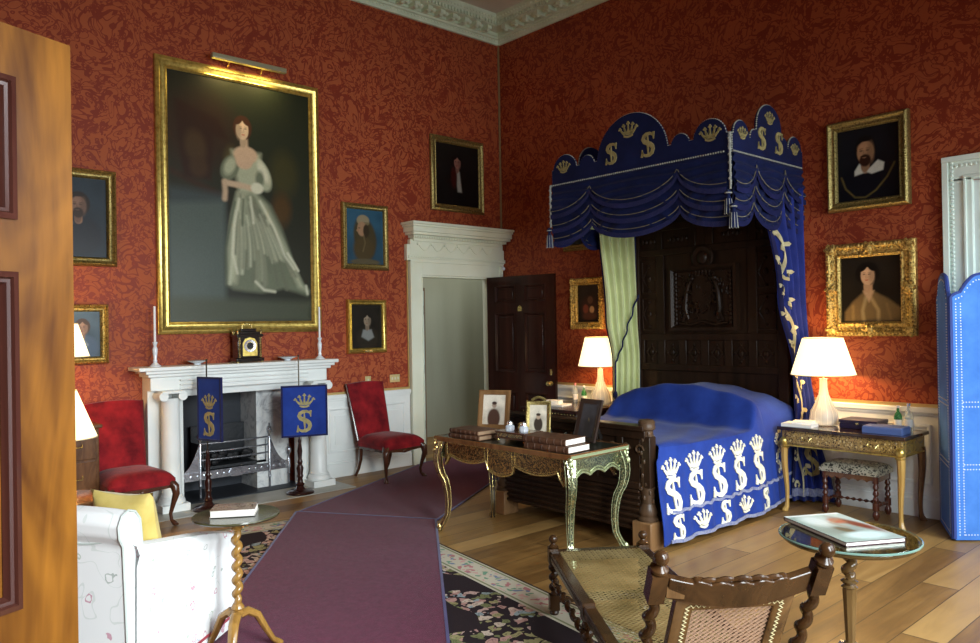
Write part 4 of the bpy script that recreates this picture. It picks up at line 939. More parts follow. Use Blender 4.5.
def swag(fn, W_, nodes, z_node, z_mid, off, name, ztop=-.01, bulge=.03, nu=140, mt=NAVY, fr=True):
    def edge(u):
        for a, b in zip(nodes, nodes[1:]):
            if a <= u <= b:
                t_ = (u-a)/(b-a); return z_node+(z_mid-z_node)*(1-(2*t_-1)**2)**.62 if True else 0, t_, b-a
        return z_node, 0, 1
    def zf(u):
        e, t_, w_ = edge(min(max(u,nodes[0]),nodes[-1])); return e, t_, w_
    mb = LB(CA)
    def f(a, b):
        u = a*W_; e, t_, w_ = zf(u); z = ztop+(e-ztop)*b
        fold = .012*math.sin(2*PI*4*b*(.35+.65*math.sin(PI*t_))) + bulge*math.sin(PI*t_)*b
        return fn(u, z, off+fold)
    mb.grid(nu, 26, f); o = mb.build(name, mt, can)
    if fr:
        def fpt(u, dz, w_): e, t_, _ = zf(u); return fn(u, e+dz, off+bulge*math.sin(PI*t_)+w_)
        g_ = LB(CA); g_.tube([fpt(i/160*W_, .035, .006) for i in range(161)], .0042, 5); g_.build('gold_line_braid', EMBD, o)
        g_ = LB(CA)
        g_.grid(160*2, 1, lambda a, b: fpt(a*W_, -.045*b, .004*(int(a*320)%2)+.004)); g_.build('fringe', DBLUE, o)
    return o
NF = [-.38,.49,1.49,2.36]; NS = [-.18,.37,.87,1.42]
for fn, W_, nd in ((fF, KX1-KX0, NF),(fS, -KY-.02, NS),(fW, -KY-.02, NS)):
    swag(fn, W_, nd, -.09, -.30, .028, 'upper_swag')
    swag(fn, W_, nd, -.25, -.44, .012, 'middle_swag')
    swag(fn, W_, nd, -.40, -.57, -.006, 'lower_swag')
LB(CA).box(KX0+.012,KY+.05,KZ-.40,KX0+.018,-.02,KZ-.02).build('green_silk_lining', GREENL, can, label='pale yellow green silk lining')
def tassel(name_p, x, y, ztop, L, n=2):
    c = LB(CA); c.tube([(x,y,ztop),(x+.004,y-.006,ztop-L*.5),(x,y,ztop-L)], .009, 6)
    for i in range(int(L/.022)): c.ball((x+.006*math.sin(i*2.1), y+.006*math.cos(i*2.1), ztop-i*.022), .0125, 5)
    c.build('corner_cord', ROPE, can)
    for k in range(n):
        zz = ztop-L-.12*k; xx = x+(.035 if k else -.02); yy = y-.02*k
        q = LB(CA).lathe([(.006,.0),(.022,-.012),(.024,-.035),(.012,-.05),(.016,-.06),(.028,-.085),(.034,-.20),(.001,-.202)], (xx,yy,zz), 14)
        o = q.build('tassel', NAVY if x < 3 else NAVY, can)
        st = LB(CA)
        for j in range(8):
            a = j*PI/4; st.tube([(xx+.026*math.cos(a),yy+.026*math.sin(a),zz-.08),(xx+.036*math.cos(a),yy+.036*math.sin(a),zz-.205)], .0035, 4)
        st.tube([(xx+.026*math.cos(j*PI/6),yy+.026*math.sin(j*PI/6),zz-.03) for j in range(12)], .006, 5, closed=True)
        st.build('tassel_threads', ROPE, o)
tassel('', KX1+.03, KY-.05, KZ+.14, .46, 2); tassel('', KX0-.02, KY-.04, KZ-.0, .42, 1)
# ------------------------------------------------------------ bed curtains
def lerp(a, b, t_): return tuple(x+(y-x)*t_ for x, y in zip(a, b))
def curtain_fn(rows, pleats, amp):
    # rows: list of (z, start(x,y), end(x,y)); returns fn(s, z, off)
    def f(s, z, off=0):
        for (z0,a0,b0),(z1,a1,b1) in zip(rows, rows[1:]):
            if z0 >= z >= z1:
                q = (z0-z)/(z0-z1); q = q*q*(3-2*q); a = lerp(a0,a1,q); b = lerp(b0,b1,q); break
        else: a, b = (rows[0][1:] if z > rows[0][0] else rows[-1][1:])
        p = lerp(a, b, s); L = math.hypot(b[0]-a[0], b[1]-a[1]) or 1; nx, ny = (b[1]-a[1])/L, -(b[0]-a[0])/L
        am = amp*min(1, L/.4)
        d = am*math.sin(2*PI*pleats*s+.6*math.sin(z*3))+off
        return (p[0]+nx*d, p[1]+ny*d, z)
    return f
t = thing('green_bed_curtain', 'pale green silk lined bed curtain hanging at left of the headboard', 'curtain', (2.25,-.35,0)); O = (2.25,-.35,0)
rows = [(2.86,(2.17,-.62),(2.36,-.22)),(1.7,(2.20,-.52),(2.35,-.20)),(1.25,(2.21,-.44),(2.37,-.19)),(.75,(2.20,-.44),(2.37,-.19)),(.02,(2.18,-.46),(2.38,-.19))]
f = curtain_fn(rows, 4.5, .026); mb = LB(O); mb.grid(130, 40, lambda a,b: f(a, 2.86-2.84*b)); c = mb.build('silk', GREENL, t); s_ = c.modifiers.new('t','SOLIDIFY'); s_.thickness = .006
f3 = curtain_fn(rows, 4.5, .026); mb = LB(O); mb.grid(130, 40, lambda a,b: f3(a, 2.85-2.83*b, -.035)); mb.build('blue_outer_cloth', NAVY, t)
mb = LB(O); mb.grid(4, 40, lambda a,b: f(1.0+.06*a, 2.86-2.84*b, -.01)); s_ = mb.build('dark_edging', NAVY, t)
g = LB(O); g.tube([f(.98-.96*q, 1.95-.72*q-.06*math.sin(PI*q), .05) for q in [i/20 for i in range(21)]], .010, 6); g.tube([f(.02, z, .045) for z in (1.23,1.1,1.0,.9)], .009, 6); g.ball(f(.02,.88,.045), .025, 8, (1,1,2)); g.build('tie_back_cord', NAVY, t)
mb = LB(O); mb.grid(100, 3, lambda a,b: f(a, 2.66-.07*b, .03)); mb.build('pelmet_fringe', EMBG, t)
t = thing('blue_bed_curtain', 'blue bed curtain with gold scroll border hanging at right of the headboard', 'curtain', (4.15,-.2,0)); O = (4.15,-.2,0)
rows = [(2.86,(4.04,-.66),(4.15,-.05)),(1.9,(4.08,-.42),(4.14,-.05)),(1.2,(4.12,-.25),(4.18,-.05)),(.75,(4.12,-.24),(4.24,-.05)),(.02,(4.10,-.28),(4.40,-.07))]
f = curtain_fn(rows, 4.5, .03); mb = LB(O); mb.grid(110, 46, lambda a,b: f(a, 2.86-2.84*b)); c = mb.build('cloth', fabric('deep_blue_curtain', (.009,.018,.14), (.018,.034,.23), 350, .75, .08, 4), t); s_ = c.modifiers.new('t','SOLIDIFY'); s_.thickness = .006
mb = LB(O); mb.strip([(.02,2.8-.1*i) for i in range(28)], .05, lambda u,v,w_: f(max(u,0), max(min(v,2.8),.03), .012+w_), 0, .008); mb.build('corded_edge', DBLUE, t)
rs = random.Random(9)
e = LB(O); fe = lambda u,v,w_: f(max(0,min(1,u)), max(.03,min(2.8,v)), .016+w_)
path = [(.20+.07*math.sin(z*9), z) for z in [2.5-.03*i for i in range(82)]]; e.strip(path, .035, fe, 0, .006)
for i in range(19):
    z = 2.42-i*.125; s = 1 if i % 2 else -1; x = .20+s*.10
    e.strip([(x+.10*(1-q/10)*math.cos(q*.75+i), z+.036*(1-q/10)*math.sin(q*.75+i)) for q in range(9)], .028, fe, 0, .007)
    e.prism([(x+s*.12+.07*math.cos(j*PI/3), z+.04+.022*math.sin(j*PI/3)) for j in range(6)], fe, 0, .007)
e.build('gold_scroll_border', fabric('pale_gold_thread', (.42,.38,.22), (.60,.56,.36), 300, .7, .1, 25), t)
e = LB(O); s_letter(e, lambda u,v,w_: fe(.55+u*2.2, .36+v, w_), 0, .02, .24, .008); e.build('cipher_at_hem', EMBG, t)
e = LB(O); e.strip([(i/20,.10) for i in range(21)], .07, fe, 0, .008); e.build('hem_band', BRAID, t)

# ============================================================ TABLE LAMPS
def lamp(name, label, x, y, z, kind, s=1.0, energy=9, rb=.265, rt_=.165, zb=.44, zt=.76):
    t = thing(name, label, 'lamp', (x,y,z))
    if kind == 'glass':
        MB().lathe([(.001,.01),(.105,.008),(.115,.02),(.118,.05),(.108,.12),(.070,.19),(.044,.26),(.033,.33),(.031,.40),(.038,.405)], n=24).build('glass_base', mat('lamp_glass',(.98,.95,.86),.12,trans=.55,ior=1.4), t, label='clear ribbed glass vase base')
        MB().tube([(0,0,.40),(0,0,.56)], .009, 8).build('stem', BRASS, t)
        r = MB()
        for k in range(14):
            a = k*PI/7; r.tube([((q)*math.cos(a),(q)*math.sin(a),zz) for q,zz in ((.116,.02),(.119,.05),(.109,.12),(.071,.19),(.045,.26))], .0013, 4)
        r.build('ribs', mat('rib_glass',(.95,.88,.72),.2), t)
    else:
        MB().lathe([(.06,0),(.065,.012),(.03,.03),(.016,.06),(.03,.12),(.035,.17),(.014,.24),(.010,zb+.08)], n=18).build('turned_base', BRASS, t)
    mb = MB(); mb.grid(40, 6, lambda a,b: ((rb+(rt_-rb)*b)*math.cos(2*PI*a), (rb+(rt_-rb)*b)*math.sin(2*PI*a), zb+(zt-zb)*b), cu=True)
    o = mb.build('lamp_shade', SHADE, t); q = o.modifiers.new('t','SOLIDIFY'); q.thickness = .004
    MB().tube([(rb*math.cos(PI*k/16),rb*math.sin(PI*k/16),zb) for k in range(32)], .004, 5, closed=True).tube([(rt_*math.cos(PI*k/16),rt_*math.sin(PI*k/16),zt) for k in range(32)], .004, 5, closed=True).build('shade_wire', mat('shade_tape',(.75,.6,.35),.7), t)
    MB().tube([(-rt_,0,zt-.01),(0,0,zt-.03),(rt_,0,zt-.01)], .003, 5).tube([(0,-rt_,zt-.01),(0,0,zt-.03),(0,rt_,zt-.01)], .003, 5).build('shade_carrier', BRASS, t)
    MB().ball((0,0,zb+.16), .03, 12, (1,1,1.3)).build('bulb', mat('bulb_glow',(1,.9,.7),.5,emis=(1,.75,.4),es=10), t)
    for nm, dz, e in (('bulb_light', zb+.05, energy),('bulb_light_up', zb+.27, energy*.45)):
        l = bpy.data.lights.new(nm,'POINT'); l.energy = e; l.color = (1,.62,.28); l.shadow_soft_size = .05
        o = bpy.data.objects.new(nm, l); COL.objects.link(o); o.parent = t; o.location = (0,0,dz)
    return t

# ============================================================ SIDE CONSOLE AT RIGHT
def cab_leg(mb, x, y, z1, dx, dy, r0=.035, r1=.016, out=.02, n=8, foot=.026):
    pts = []; rr = []
    for i in range(17):
        q = i/16; z = z1*(1-q); b = out*math.sin(PI*q*1.0)*(1-q)*2.2 - .015*math.sin(PI*q)*q*2+ (.012 if q > .94 else 0)
        pts.append((x+dx*b, y+dy*b, max(z,.006))); rr.append(r0+(r1-r0)*min(1,q*1.25) + (foot-r1)*max(0,(q-.88)/.12))
    mb.tube(pts, rr, n)
    mb.lathe([(foot,.0),(foot*1.1,.008),(foot*.8,.016)], (pts[-1][0],pts[-1][1],0), 10)
t = thing('marquetry_side_table', 'gilt marquetry side table with drawer standing by the bed at right', 'table', (4.67,-.36,0), math.radians(0)); TW, TD = .52, .26
mb = MB().box(-TW,-TD,.70,TW,TD,.73); mb.build('table_top', wood('polished_dark_top',(.020,.010,.006),(.05,.025,.012),.12,6,coat=.8), t, bevel=.006)
MB().box(-TW+.03,-TD+.03,.575,TW-.03,TD-.02,.70).build('frieze', MARQ, t, bevel=.004)
dr = MB().box(-TW+.07,-TD+.018,.592,TW-.07,-TD+.03,.685).build('drawer', MARQ, t, bevel=.003)
f = MB(); rs = random.Random(3)
for i in range(46): f.ball((rs.uniform(-TW+.09,TW-.09),-TD+.017,rs.uniform(.605,.672)), rs.uniform(.004,.009), 6, (1,.12,1))
f.build('pearl_flowers', mat('mother_of_pearl',(.55,.40,.15),.3), dr)
for x in (-.27,.27): MB().tube([(x-.04,-TD+.012,.645),(x-.03,-TD-.002,.625),(x,-TD-.006,.618),(x+.03,-TD-.002,.625),(x+.04,-TD+.012,.645)], .0045, 6).ball((x-.04,-TD+.014,.645),.012,8,(1,.4,1)).ball((x+.04,-TD+.014,.645),.012,8,(1,.4,1)).build('drop_handle', BRASS, dr)
k = MB().tube([(-TW+.03,-TD+.025,.572),(TW-.025,-TD+.025,.572),(TW-.025,TD-.02,.572)], .008, 6); k.build('gilt_moulding', GOLD, t)
for sx in (-1,1):
    for sy in (-1,1):
        m_ = MB(); cab_leg(m_, sx*(TW-.05), sy*(TD-.045), .60, sx*.7, sy*.7, .034, .017, .012); m_.build('leg', wood('gold_brown_leg',(.30,.16,.035),(.52,.32,.09),.3,6,coat=.4) if sy < 0 else WALN, t)
        if sy < 0: MB().ball((sx*(TW-.045),-TD+.03,.60), .035, 10, (1,1,1.2)).lathe([(.03,.545),(.042,.555),(.028,.57)], (sx*(TW-.05),-TD+.045,0), 12).build('gilt_capital', GOLD, t)
TT = .731
lamp('table_lamp', 'lit lamp with cream shade and clear glass base on the right side table', 4.42, -.30, TT, 'glass')
def book(name, label, x, y, z, w_, d_, h_, rz, cover, cat='book', group=None, spine=True, pages=PAPER, ov=.004):
    t = thing(name, label, cat, (x,y,z), rz, group)
    c = MB().box(-w_/2,-d_/2,0,w_/2,d_/2,max(.0025,h_*.07)).box(-w_/2,-d_/2,h_*.93,w_/2,d_/2,h_); c.box(-w_/2,-d_/2,0,-w_/2+.004,d_/2,h_) if spine else None
    c.build('cover', cover, t, bevel=.001)
    MB().box(-w_/2+.004,-d_/2+ov,h_*.07,w_/2-ov,d_/2-ov,h_*.93).build('pages', pages, t)
    return t
o = book('small_book', 'pale book lying at the left end of the right side table', 4.30, -.50, TT, .26, .18, .028, .1, mat('pale_cover',(.70,.74,.78),.4), group='books on the side table')
o = book('small_book', 'white booklet lying on the pale book near the glass lamp', 4.33, -.49, TT+.029, .17, .13, .018, .25, mat('white_cover',(.86,.86,.84),.4), group='books on the side table')
def casket(name, label, x, y, z, w_, d_, h_, rz, m_, cat):
    t = thing(name, label, cat, (x,y,z), rz)
    MB().box(-w_/2,-d_/2,0,w_/2,d_/2,h_*.62).build('box_body', m_, t, bevel=.003); MB().box(-w_/2-.004,-d_/2-.004,h_*.64,w_/2+.004,d_/2+.004,h_).build('lid', m_, t, bevel=.004)
    MB().box(-.012,-d_/2-.008,h_*.5,.012,-d_/2,h_*.74).build('clasp', BRASS, t)
    return t
casket('leather_box', 'dark navy leather box with brass clasp on the right side table', 4.74, -.27, TT, .30, .24, .075, .0, mat('navy_leather',(.018,.014,.045),.35), 'box')
t = thing('blue_folder_box', 'light blue cloth slipcase lying at the right front of the side table', 'box', (4.99,-.45,TT), .03)
MB().box(-.15,-.10,0,.15,.10,.05).build('slipcase', mat('slate_blue_cloth',(.08,.13,.33),.6), t, bevel=.002); MB().box(-.145,-.095,.05,.145,.095,.058).build('top_volume', mat('grey_blue_cover',(.12,.17,.36),.5), t, bevel=.001)
def bottle(label, x, y, z, h, r, m_, cap, lab=True, group=None):
    t = thing('glass_bottle', label, 'bottle', (x,y,z), 0, group)
    MB().lathe([(.001,.003),(r*.9,0),(r,.01),(r,h*.55),(r*.8,h*.66),(r*.36,h*.76),(r*.34,h*.90),(r*.42,h*.905),(r*.42,h*.92)], n=16).build('body', m_, t)
    MB().lathe([(r*.45,h*.90),(r*.45,h),(.001,h)], n=12).build('cap', cap, t)
    if lab: MB().grid(14,1,lambda a,b: ((r+.0015)*math.cos(2*PI*a),(r+.0015)*math.sin(2*PI*a),h*.15+h*.28*b), cu=True).build('paper_label', PAPER, t)
GL2 = mat('bottle_glass',(.80,.86,.84),.05,trans=.7,ior=1.4)
bottle('green glass water bottle at the back of the right side table', 4.99, -.20, TT, .20, .03, mat('green_bottle',(.05,.30,.10),.06,trans=.6,ior=1.4), mat('white_cap',(.8,.8,.8),.4), group='bottles on the side table')
bottle('clear glass water bottle at the right end of the side table', 5.08, -.22, TT, .225, .032, GL2, SILV, group='bottles on the side table')
# stool under it
t = thing('upholstered_stool', 'low walnut stool with tapestry seat under the right side table', 'stool', (4.67,-.27,0), math.radians(2))
SW, SD_ = .235, .165
MB().grid(24, 20, lambda a,b: ((a*2-1)*SW*1.02, (b*2-1)*SD_*1.04, .39+.055*(max(0,1-abs(a*2-1)**5))**.4*(max(0,1-abs(b*2-1)**4))**.4)).box(-SW*1.02,-SD_*1.04,.36,SW*1.02,SD_*1.04,.392).build('tapestry_seat', boulle('tapestry',(.035,.035,.025),(.42,.40,.30),22,.09,0), t)
MATS['tapestry'].node_tree.nodes['Principled BSDF'].inputs['Roughness'].default_value = .9
ap = MB()
for y in (-SD_+.01, SD_-.03):
    pl = [(-SW+.02,.36),(SW-.02,.36)]+[(SW-.02-(2*SW-.04)*i/24, .315+.012*abs(math.sin(i*PI/4))*1.5-.01) for i in range(25)]
    ap.prism(pl, lambda u,v,w_: (u,w_,v), y, y+.02)
for x in (-SW+.01,SW-.03): ap.box(x,-SD_+.02,.31,x+.02,SD_-.02,.36)
ap.build('apron', WALN, t)
LEGP = [(.024,.36),(.024,.30),(.014,.295),(.020,.28),(.024,.262),(.014,.245),(.021,.23),(.025,.21),(.014,.195),(.021,.18),(.024,.165),(.014,.15),(.014,.145),(.026,.14),(.026,.08),(.014,.075),(.026,.055),(.028,.03),(.016,.008),(.014,0)]
REDW = wood('red_walnut', (.04,.010,.006), (.12,.034,.016), .2, 8, coat=.5)
for sx in (-1,1):
    for sy in (-1,1): MB().lathe(LEGP[::-1], (sx*(SW-.03),sy*(SD_-.03),0), 14).build('leg', REDW, t)
st = MB()
for sx in (-1,1): st.tube([(sx*(SW-.03),-SD_+.03+i*(2*SD_-.06)/20,.11) for i in range(21)], [.010+.005*math.sin(i*1.6) for i in range(21)], 8)
st.tube([(-SW+.03+i*(2*SW-.06)/40,.04,.11) for i in range(41)], [.010+.006*math.sin(i*1.25) for i in range(41)], 8)
st.build('stretcher', REDW, t)
# folding screen
scr = thing('folding_screen', 'bright blue cloth folding screen with brass nails at the right edge', 'folding screen', (5.525,-.60,0))
def sleaf(x0, y0, x1, y1, W_, name):
    L = math.hypot(x1-x0, y1-y0); dx, dy = (x1-x0)/L, (y1-y0)/L; nx, ny = dy, -dx
    fn = lambda u,v,w_: (x0-5.455+dx*u+nx*w_, y0+.575+dy*u+ny*w_, v)
    def top(u):
        a = min(u, W_-u)/W_; 
        if a < .10: return 1.80+.03*math.sin(a/.10*PI/2)
        if a < .30: q = (a-.10)/.20; return 1.83+.13*math.sin(q*PI/2)
        return 1.96+.02*math.sin((a-.3)/.2*PI/2)
    us = [W_*i/50 for i in range(51)]
    mb = MB(); mb.prism([(0,.012)]+[(u,top(u)) for u in us]+[(W_,.012)], fn, -.014, .014); o = mb.build(name, BLUES, scr, smooth=False)
    e = MB(); e.tube([fn(0,.02,0)]+[fn(u,top(u),0) for u in us]+[fn(W_,.02,0)], .0165, 6); e.build('edge_binding', DBLUE if False else mat('screen_binding',(.03,.06,.28),.7), o)
    n_ = MB(); pts = []
    z = .05
    while z < 1.76: pts += [(.028,z),(.062,z),(W_-.028,z),(W_-.062,z)]; z += .021
    for zz in (.05,.53,.565,.99,1.025): 
        u = .07
        while u < W_-.06: pts.append((u,zz)); u += .021
    for zz in (.98,1.012):
        pass
    u = .03
    while u < W_-.03: pts.append((u, top(u)-.035)); u += .021
    for u, v in pts:
        c = fn(u,v,.0145); a = .0052
        q = [(u+a*math.cos(j*PI/2), v+a*math.sin(j*PI/2)) for j in range(4)]; n_.prism(q, fn, .014, .0165)
    n_.build('nail_heads', mat('nickel_nails',(.80,.84,.90),.5,.1), o, smooth=False)
sleaf(5.45,-.585,5.95,-.085,.66,'right_leaf'); sleaf(5.21,-.09,5.44,-.58,.541,'left_leaf')

# ============================================================ LEFT NIGHTSTAND
t = thing('bedside_desk', 'dark wooden bedside desk with carved frieze behind the picture frames', 'desk', (1.68,-.52,0)); NW, ND = .42, .40
MB().box(-NW,-ND,.70,NW,ND,.735).build('desk_top', MAHOG, t, bevel=.005); MB().box(-NW+.02,-ND+.02,.50,NW-.02,ND,.70).build('carcase', MAHOG, t, bevel=.004)
for i in range(2): d_ = MB().box(-NW+.03+i*.40,-ND+.008,.52,-NW+.41+i*.40,-ND+.02,.68).build('drawer', MAHOG, t, bevel=.003); MB().ball((-NW+.22+i*.40,-ND-.002,.6),.014,8).build('knob', BRASS, d_)
for sx in (-1,1):
    for sy in (-1,1): MB().box(sx*(NW-.05)-.025,sy*(ND-.05)-.025,0,sx*(NW-.05)+.025,sy*(ND-.05)+.025,.5).build('leg', MAHOG, t, bevel=.004)
f = MB()
for i in range(18): f.ball((-NW+.04+i*.044,-ND+.012,.688), .008, 6)
f.build('beaded_moulding', BRASS, t)
NT = .736
lamp('table_lamp', 'lit lamp with cream shade partly behind the green bed curtain', 1.91, -.30, NT, 'glass', rb=.245)
bottle('clear bottle with pink cap on the bedside desk', 1.46, -.22, NT, .22, .03, GL2, mat('pink_cap',(.7,.2,.2),.4), group='bottles on the bedside desk')
bottle('dark green bottle with white cap on the bedside desk', 1.61, -.24, NT, .20, .032, mat('green_bottle',(.05,.3,.1),.06,trans=.6), mat('white_cap',(.8,.8,.8),.4), group='bottles on the bedside desk')
book('small_book', 'white paper pile lying on the bedside desk', 1.52, -.62, NT, .30, .22, .018, .2, mat('white_cover',(.86,.86,.84),.4), group='books on the bedside desk')
book('small_book', 'white book on top of the paper pile on the bedside desk', 1.47, -.60, NT+.019, .18, .14, .035, .35, mat('white_cover',(.86,.86,.84),.4), group='books on the bedside desk')

# ============================================================ BOULLE DESK
dk = thing('inlaid_writing_desk', 'brass inlaid writing desk with gilt bronze mounts at the foot of the bed', 'desk', (3.26,-2.80,0), math.radians(1.5)); DW, DD = .715, .315
MB().box(-DW,-DD,.735,DW,DD,.765).build('desk_top', LEATH, dk, bevel=.003)
e = MB(); frame_mb(e, 2*DW+.012, 2*DD+.012, [(0,0),(0,.03),(.006,.036),(.016,.034),(.016,.0)], lambda u,v,w_: (-DW-.006+u,-DD-.006+v,.733+w_)); e.build('brass_rim', wood('rim_wood',(.10,.035,.012),(.24,.11,.04),.25), dk)
e = MB().box(-DW-.008,DD-.0,.737,DW+.008,DD+.008,.763).box(DW+.002,-DD,.74,DW+.009,DD,.76); e.build('edge_fillet', mat('green_brass_edge',(.30,.36,.20),.35,.3), dk)
def apron(L, zs_mid, nlob):
    # scalloped lower edge
    return None
# front and back aprons: scalloped with deep centre lobe
def front_edge(u):
    a = abs(u)
    if a < .14: return .565-.035*math.cos(a/.14*PI/2)
    if a < .58: q = (a-.14)/.44; return .63-.045*math.sin(PI*q)**.8-.0 if q > 0 else .6
    return .60-.06*(a-.58)/.05
us = [-.63+1.26*i/90 for i in range(91)]
for sy, nm in ((-1,'front_apron'),(1,'back_apron')):
    pl = [(-.63,.737),(.63,.737)]+[(u,front_edge(u)) for u in us[::-1]]
    mb = MB(); mb.prism(pl, lambda u,v,w_: (u,w_,v), sy*(DD-.03), sy*(DD-.055)); o = mb.build(nm, BOUL, dk, smooth=False)
    g = MB(); yy = sy*(DD-.028); g.tube([(u,yy,front_edge(u)+.002) for u in us], .007, 6)
    for a, b in ((-.60,-.16),(.16,.60),(-.13,.13)):
        n = 24; lo = [(a+(b-a)*i/n, front_edge(a+(b-a)*i/n)+.018) for i in range(n+1)]; g.tube([(u,yy,z) for u,z in lo]+[(b,yy,.722),(a,yy,.722)], .0035, 5, closed=True)
    g.build('brass_stringing', BRASS, o)
def side_edge(v): a = abs(v)/.24; return .60+.028*abs(math.cos(a*PI*1.5))*(1) - .03*max(0,a-.75)*4*.3
vs_ = [-.27+.54*i/60 for i in range(61)]
BRASS_LIT = gold('brass_window_lit', (.56,.62,.38), .42, 60, (.26,.30,.15), .4, .004)  # brass with the window's pale green-white light put into its colour
for sx, nm in ((-1,'left_side_apron'),(1,'right_side_apron')):
    pl = [(-.27,.737),(.27,.737)]+[(v,side_edge(v)) for v in vs_[::-1]]
    mb = MB(); mb.prism(pl, lambda u,v,w_: (w_,u,v), sx*(DW-.03), sx*(DW-.055)); o = mb.build(nm, BOUL_LIT, dk, smooth=False)
    g = MB(); xx = sx*(DW-.027); g.tube([(xx,v,side_edge(v)+.002) for v in vs_], .008, 6); g.tube([(xx,v,side_edge(v)+.022) for v in vs_]+[(xx,.255,.722),(xx,-.255,.722)], .005, 5, closed=True); g.build('brass_stringing', BRASS_LIT, o)
for sx in (-1,1):
    for sy in (-1,1):
        pts = []; rr = []
        for i in range(19):
            q = i/18; z = .735*(1-q)+.012; b = .034*math.sin(min(1,q*2.2)*PI)*(1 if q < .46 else 0) - .028*math.sin(max(0,(q-.4)/.6)*PI) + (.03*max(0,(q-.85)/.15))
            pts.append((sx*(DW-.045+b), sy*(DD-.045+b*.8), z)); rr.append(.042-.022*min(1,q*1.3)+.008*max(0,(q-.93)/.07))
        lg = MB(); lg.tube(pts, rr, 4); o = lg.build('leg', (BOUL if sx < 0 else BOUL_LIT) if (sy < 0 or sx > 0) else EBON, dk, angle=60)
        e = MB(); off = .038
        for ang in range(4):
            a = 2*PI*(ang+.5)/4
            e.tube([(p[0]+1.02*r*math.cos(2*PI*(ang+.5)/4)*(1), p[1]+1.02*r*math.sin(2*PI*(ang+.5)/4), p[2]) for p, r in zip(pts, rr)], .0032, 5)
        e.build('brass_edge', BRASS if sx < 0 else BRASS_LIT, o)
        m_ = MB(); c = pts[2]
        m_.ball((sx*(DW-.02),sy*(DD-.02),.70), .026, 10, (1,1,1.3)); m_.ball((sx*(DW+.005),sy*(DD-.0),.655), .017, 8, (1,1,1.6)); m_.ball((sx*(DW-.0),sy*(DD-.01),.60), .013, 8, (1,1,1.8)); m_.ball((sx*(DW-.005),sy*(DD-.005),.735), .02, 8)
        for j in range(6): m_.ball((sx*(DW-.02)+.03*math.cos(j),sy*(DD-.02)+.03*math.sin(j),.69+.02*math.sin(j*2)), .012, 6)
        p = pts[-1]; m_.ball((p[0],p[1],.03), .024, 8, (1,1,1.4)); m_.lathe([(.018,0),(.024,.012),(.014,.03)], (p[0],p[1],-.0), 10)
        m_.build('gilt_mount', BRASS if sx < 0 else BRASS_LIT, o)
# things on the desk (world coordinates)
TD_ = .7695
def leather_book(label, x, y, z, w_, d_, h_, rz, side=1):
    t = thing('leather_book', label, 'book', (x,y,z), rz, 'old leather volumes on the writing desk')
    c = MB().box(-w_/2,-d_/2,0,w_/2,d_/2,.004).box(-w_/2,-d_/2,h_-.004,w_/2,d_/2,h_)
    k0 = len(c.v); c.prism([(-.0,0),(-.007,h_*.25),(-.009,h_*.5),(-.007,h_*.75),(0,h_),(.004,h_),(.004,0)], lambda u,v,w2: (w2, -d_/2+u, v), -w_/2, w_/2)
    c.build('binding', LEABR, t, bevel=.001)
    r = MB()
    for i in range(6): x_ = -w_/2+w_*(i+.5)/6; r.tube([(x_,-d_/2-.003,.002),(x_,-d_/2-.011,h_*.5),(x_,-d_/2-.003,h_-.002)], .0035, 5)
    r.build('raised_bands', LEABR, t)
    MB().box(-w_/2+.006,-d_/2+.004,.004,w_/2-.006,d_/2-.006,h_-.004).build('pages', PAPER if side else mat('browned_pages',(.30,.19,.11),.7), t)
leather_book('lower leather volume of the pair at the left end of the desk', 2.88, -3.0, TD_, .34, .22, .036, .06, 0)
leather_book('upper leather volume of the pair at the left end of the desk', 2.87, -2.99, TD_+.0365, .33, .215, .034, .02, 0)
leather_book('lower thick leather volume of the pair at the right front of the desk', 3.74, -2.965, TD_, .40, .24, .045, .05)
leather_book('upper thick leather volume of the pair at the right front of the desk', 3.71, -2.96, TD_+.0455, .38, .235, .045, .08)
t = thing('desk_inkstand', 'brown wooden inkstand box on gilt feet holding glass inkwells', 'inkstand', (3.285,-2.90,TD_), .05)
for a in (-1,1):
    for b_ in (-1,1): MB().ball((a*.135,b_*.085,.014),.0135,8).build('foot', BRASS, t)
MB().box(-.15,-.10,.028,.15,.10,.075).box(-.155,-.105,.026,.155,.105,.036).box(-.155,-.105,.07,.155,.105,.08).build('box_body', wood('inkstand_wood',(.05,.018,.01),(.12,.05,.025),.2), t, bevel=.002)
MB().box(-.13,-.106,.042,.13,-.10,.066).build('drawer_front', BOUL, t)
for x_, y_, lab, mm in ((3.23,-2.94,'left cut glass inkwell with silver lid on the inkstand',PORC),(3.37,-2.93,'right cut glass inkwell with silver lid on the inkstand',PORC)):
    k = thing('glass_inkwell', lab, 'inkwell', (x_,y_,TD_+.0805), 0, 'inkwells on the inkstand')
    MB().lathe([(.03,0),(.034,.01),(.034,.035),(.02,.045)], n=8).build('body', mat('cut_glass',(.80,.86,.95),.08,trans=.5,ior=1.5), k, angle=20); MB().lathe([(.02,.045),(.025,.05),(.022,.065),(.008,.072),(.001,.078)], n=14).build('lid', SILV, k)
k = thing('sand_pot', 'small gilt pot between the two glass inkwells', 'pot', (3.27,-2.86,TD_+.0805)); MB().lathe([(.022,0),(.026,.02),(.018,.04),(.024,.045)], n=12).build('body', BRASS, k); MB().lathe([(.024,.045),(.012,.055),(.001,.058)], n=12).build('lid', BRASS, k)
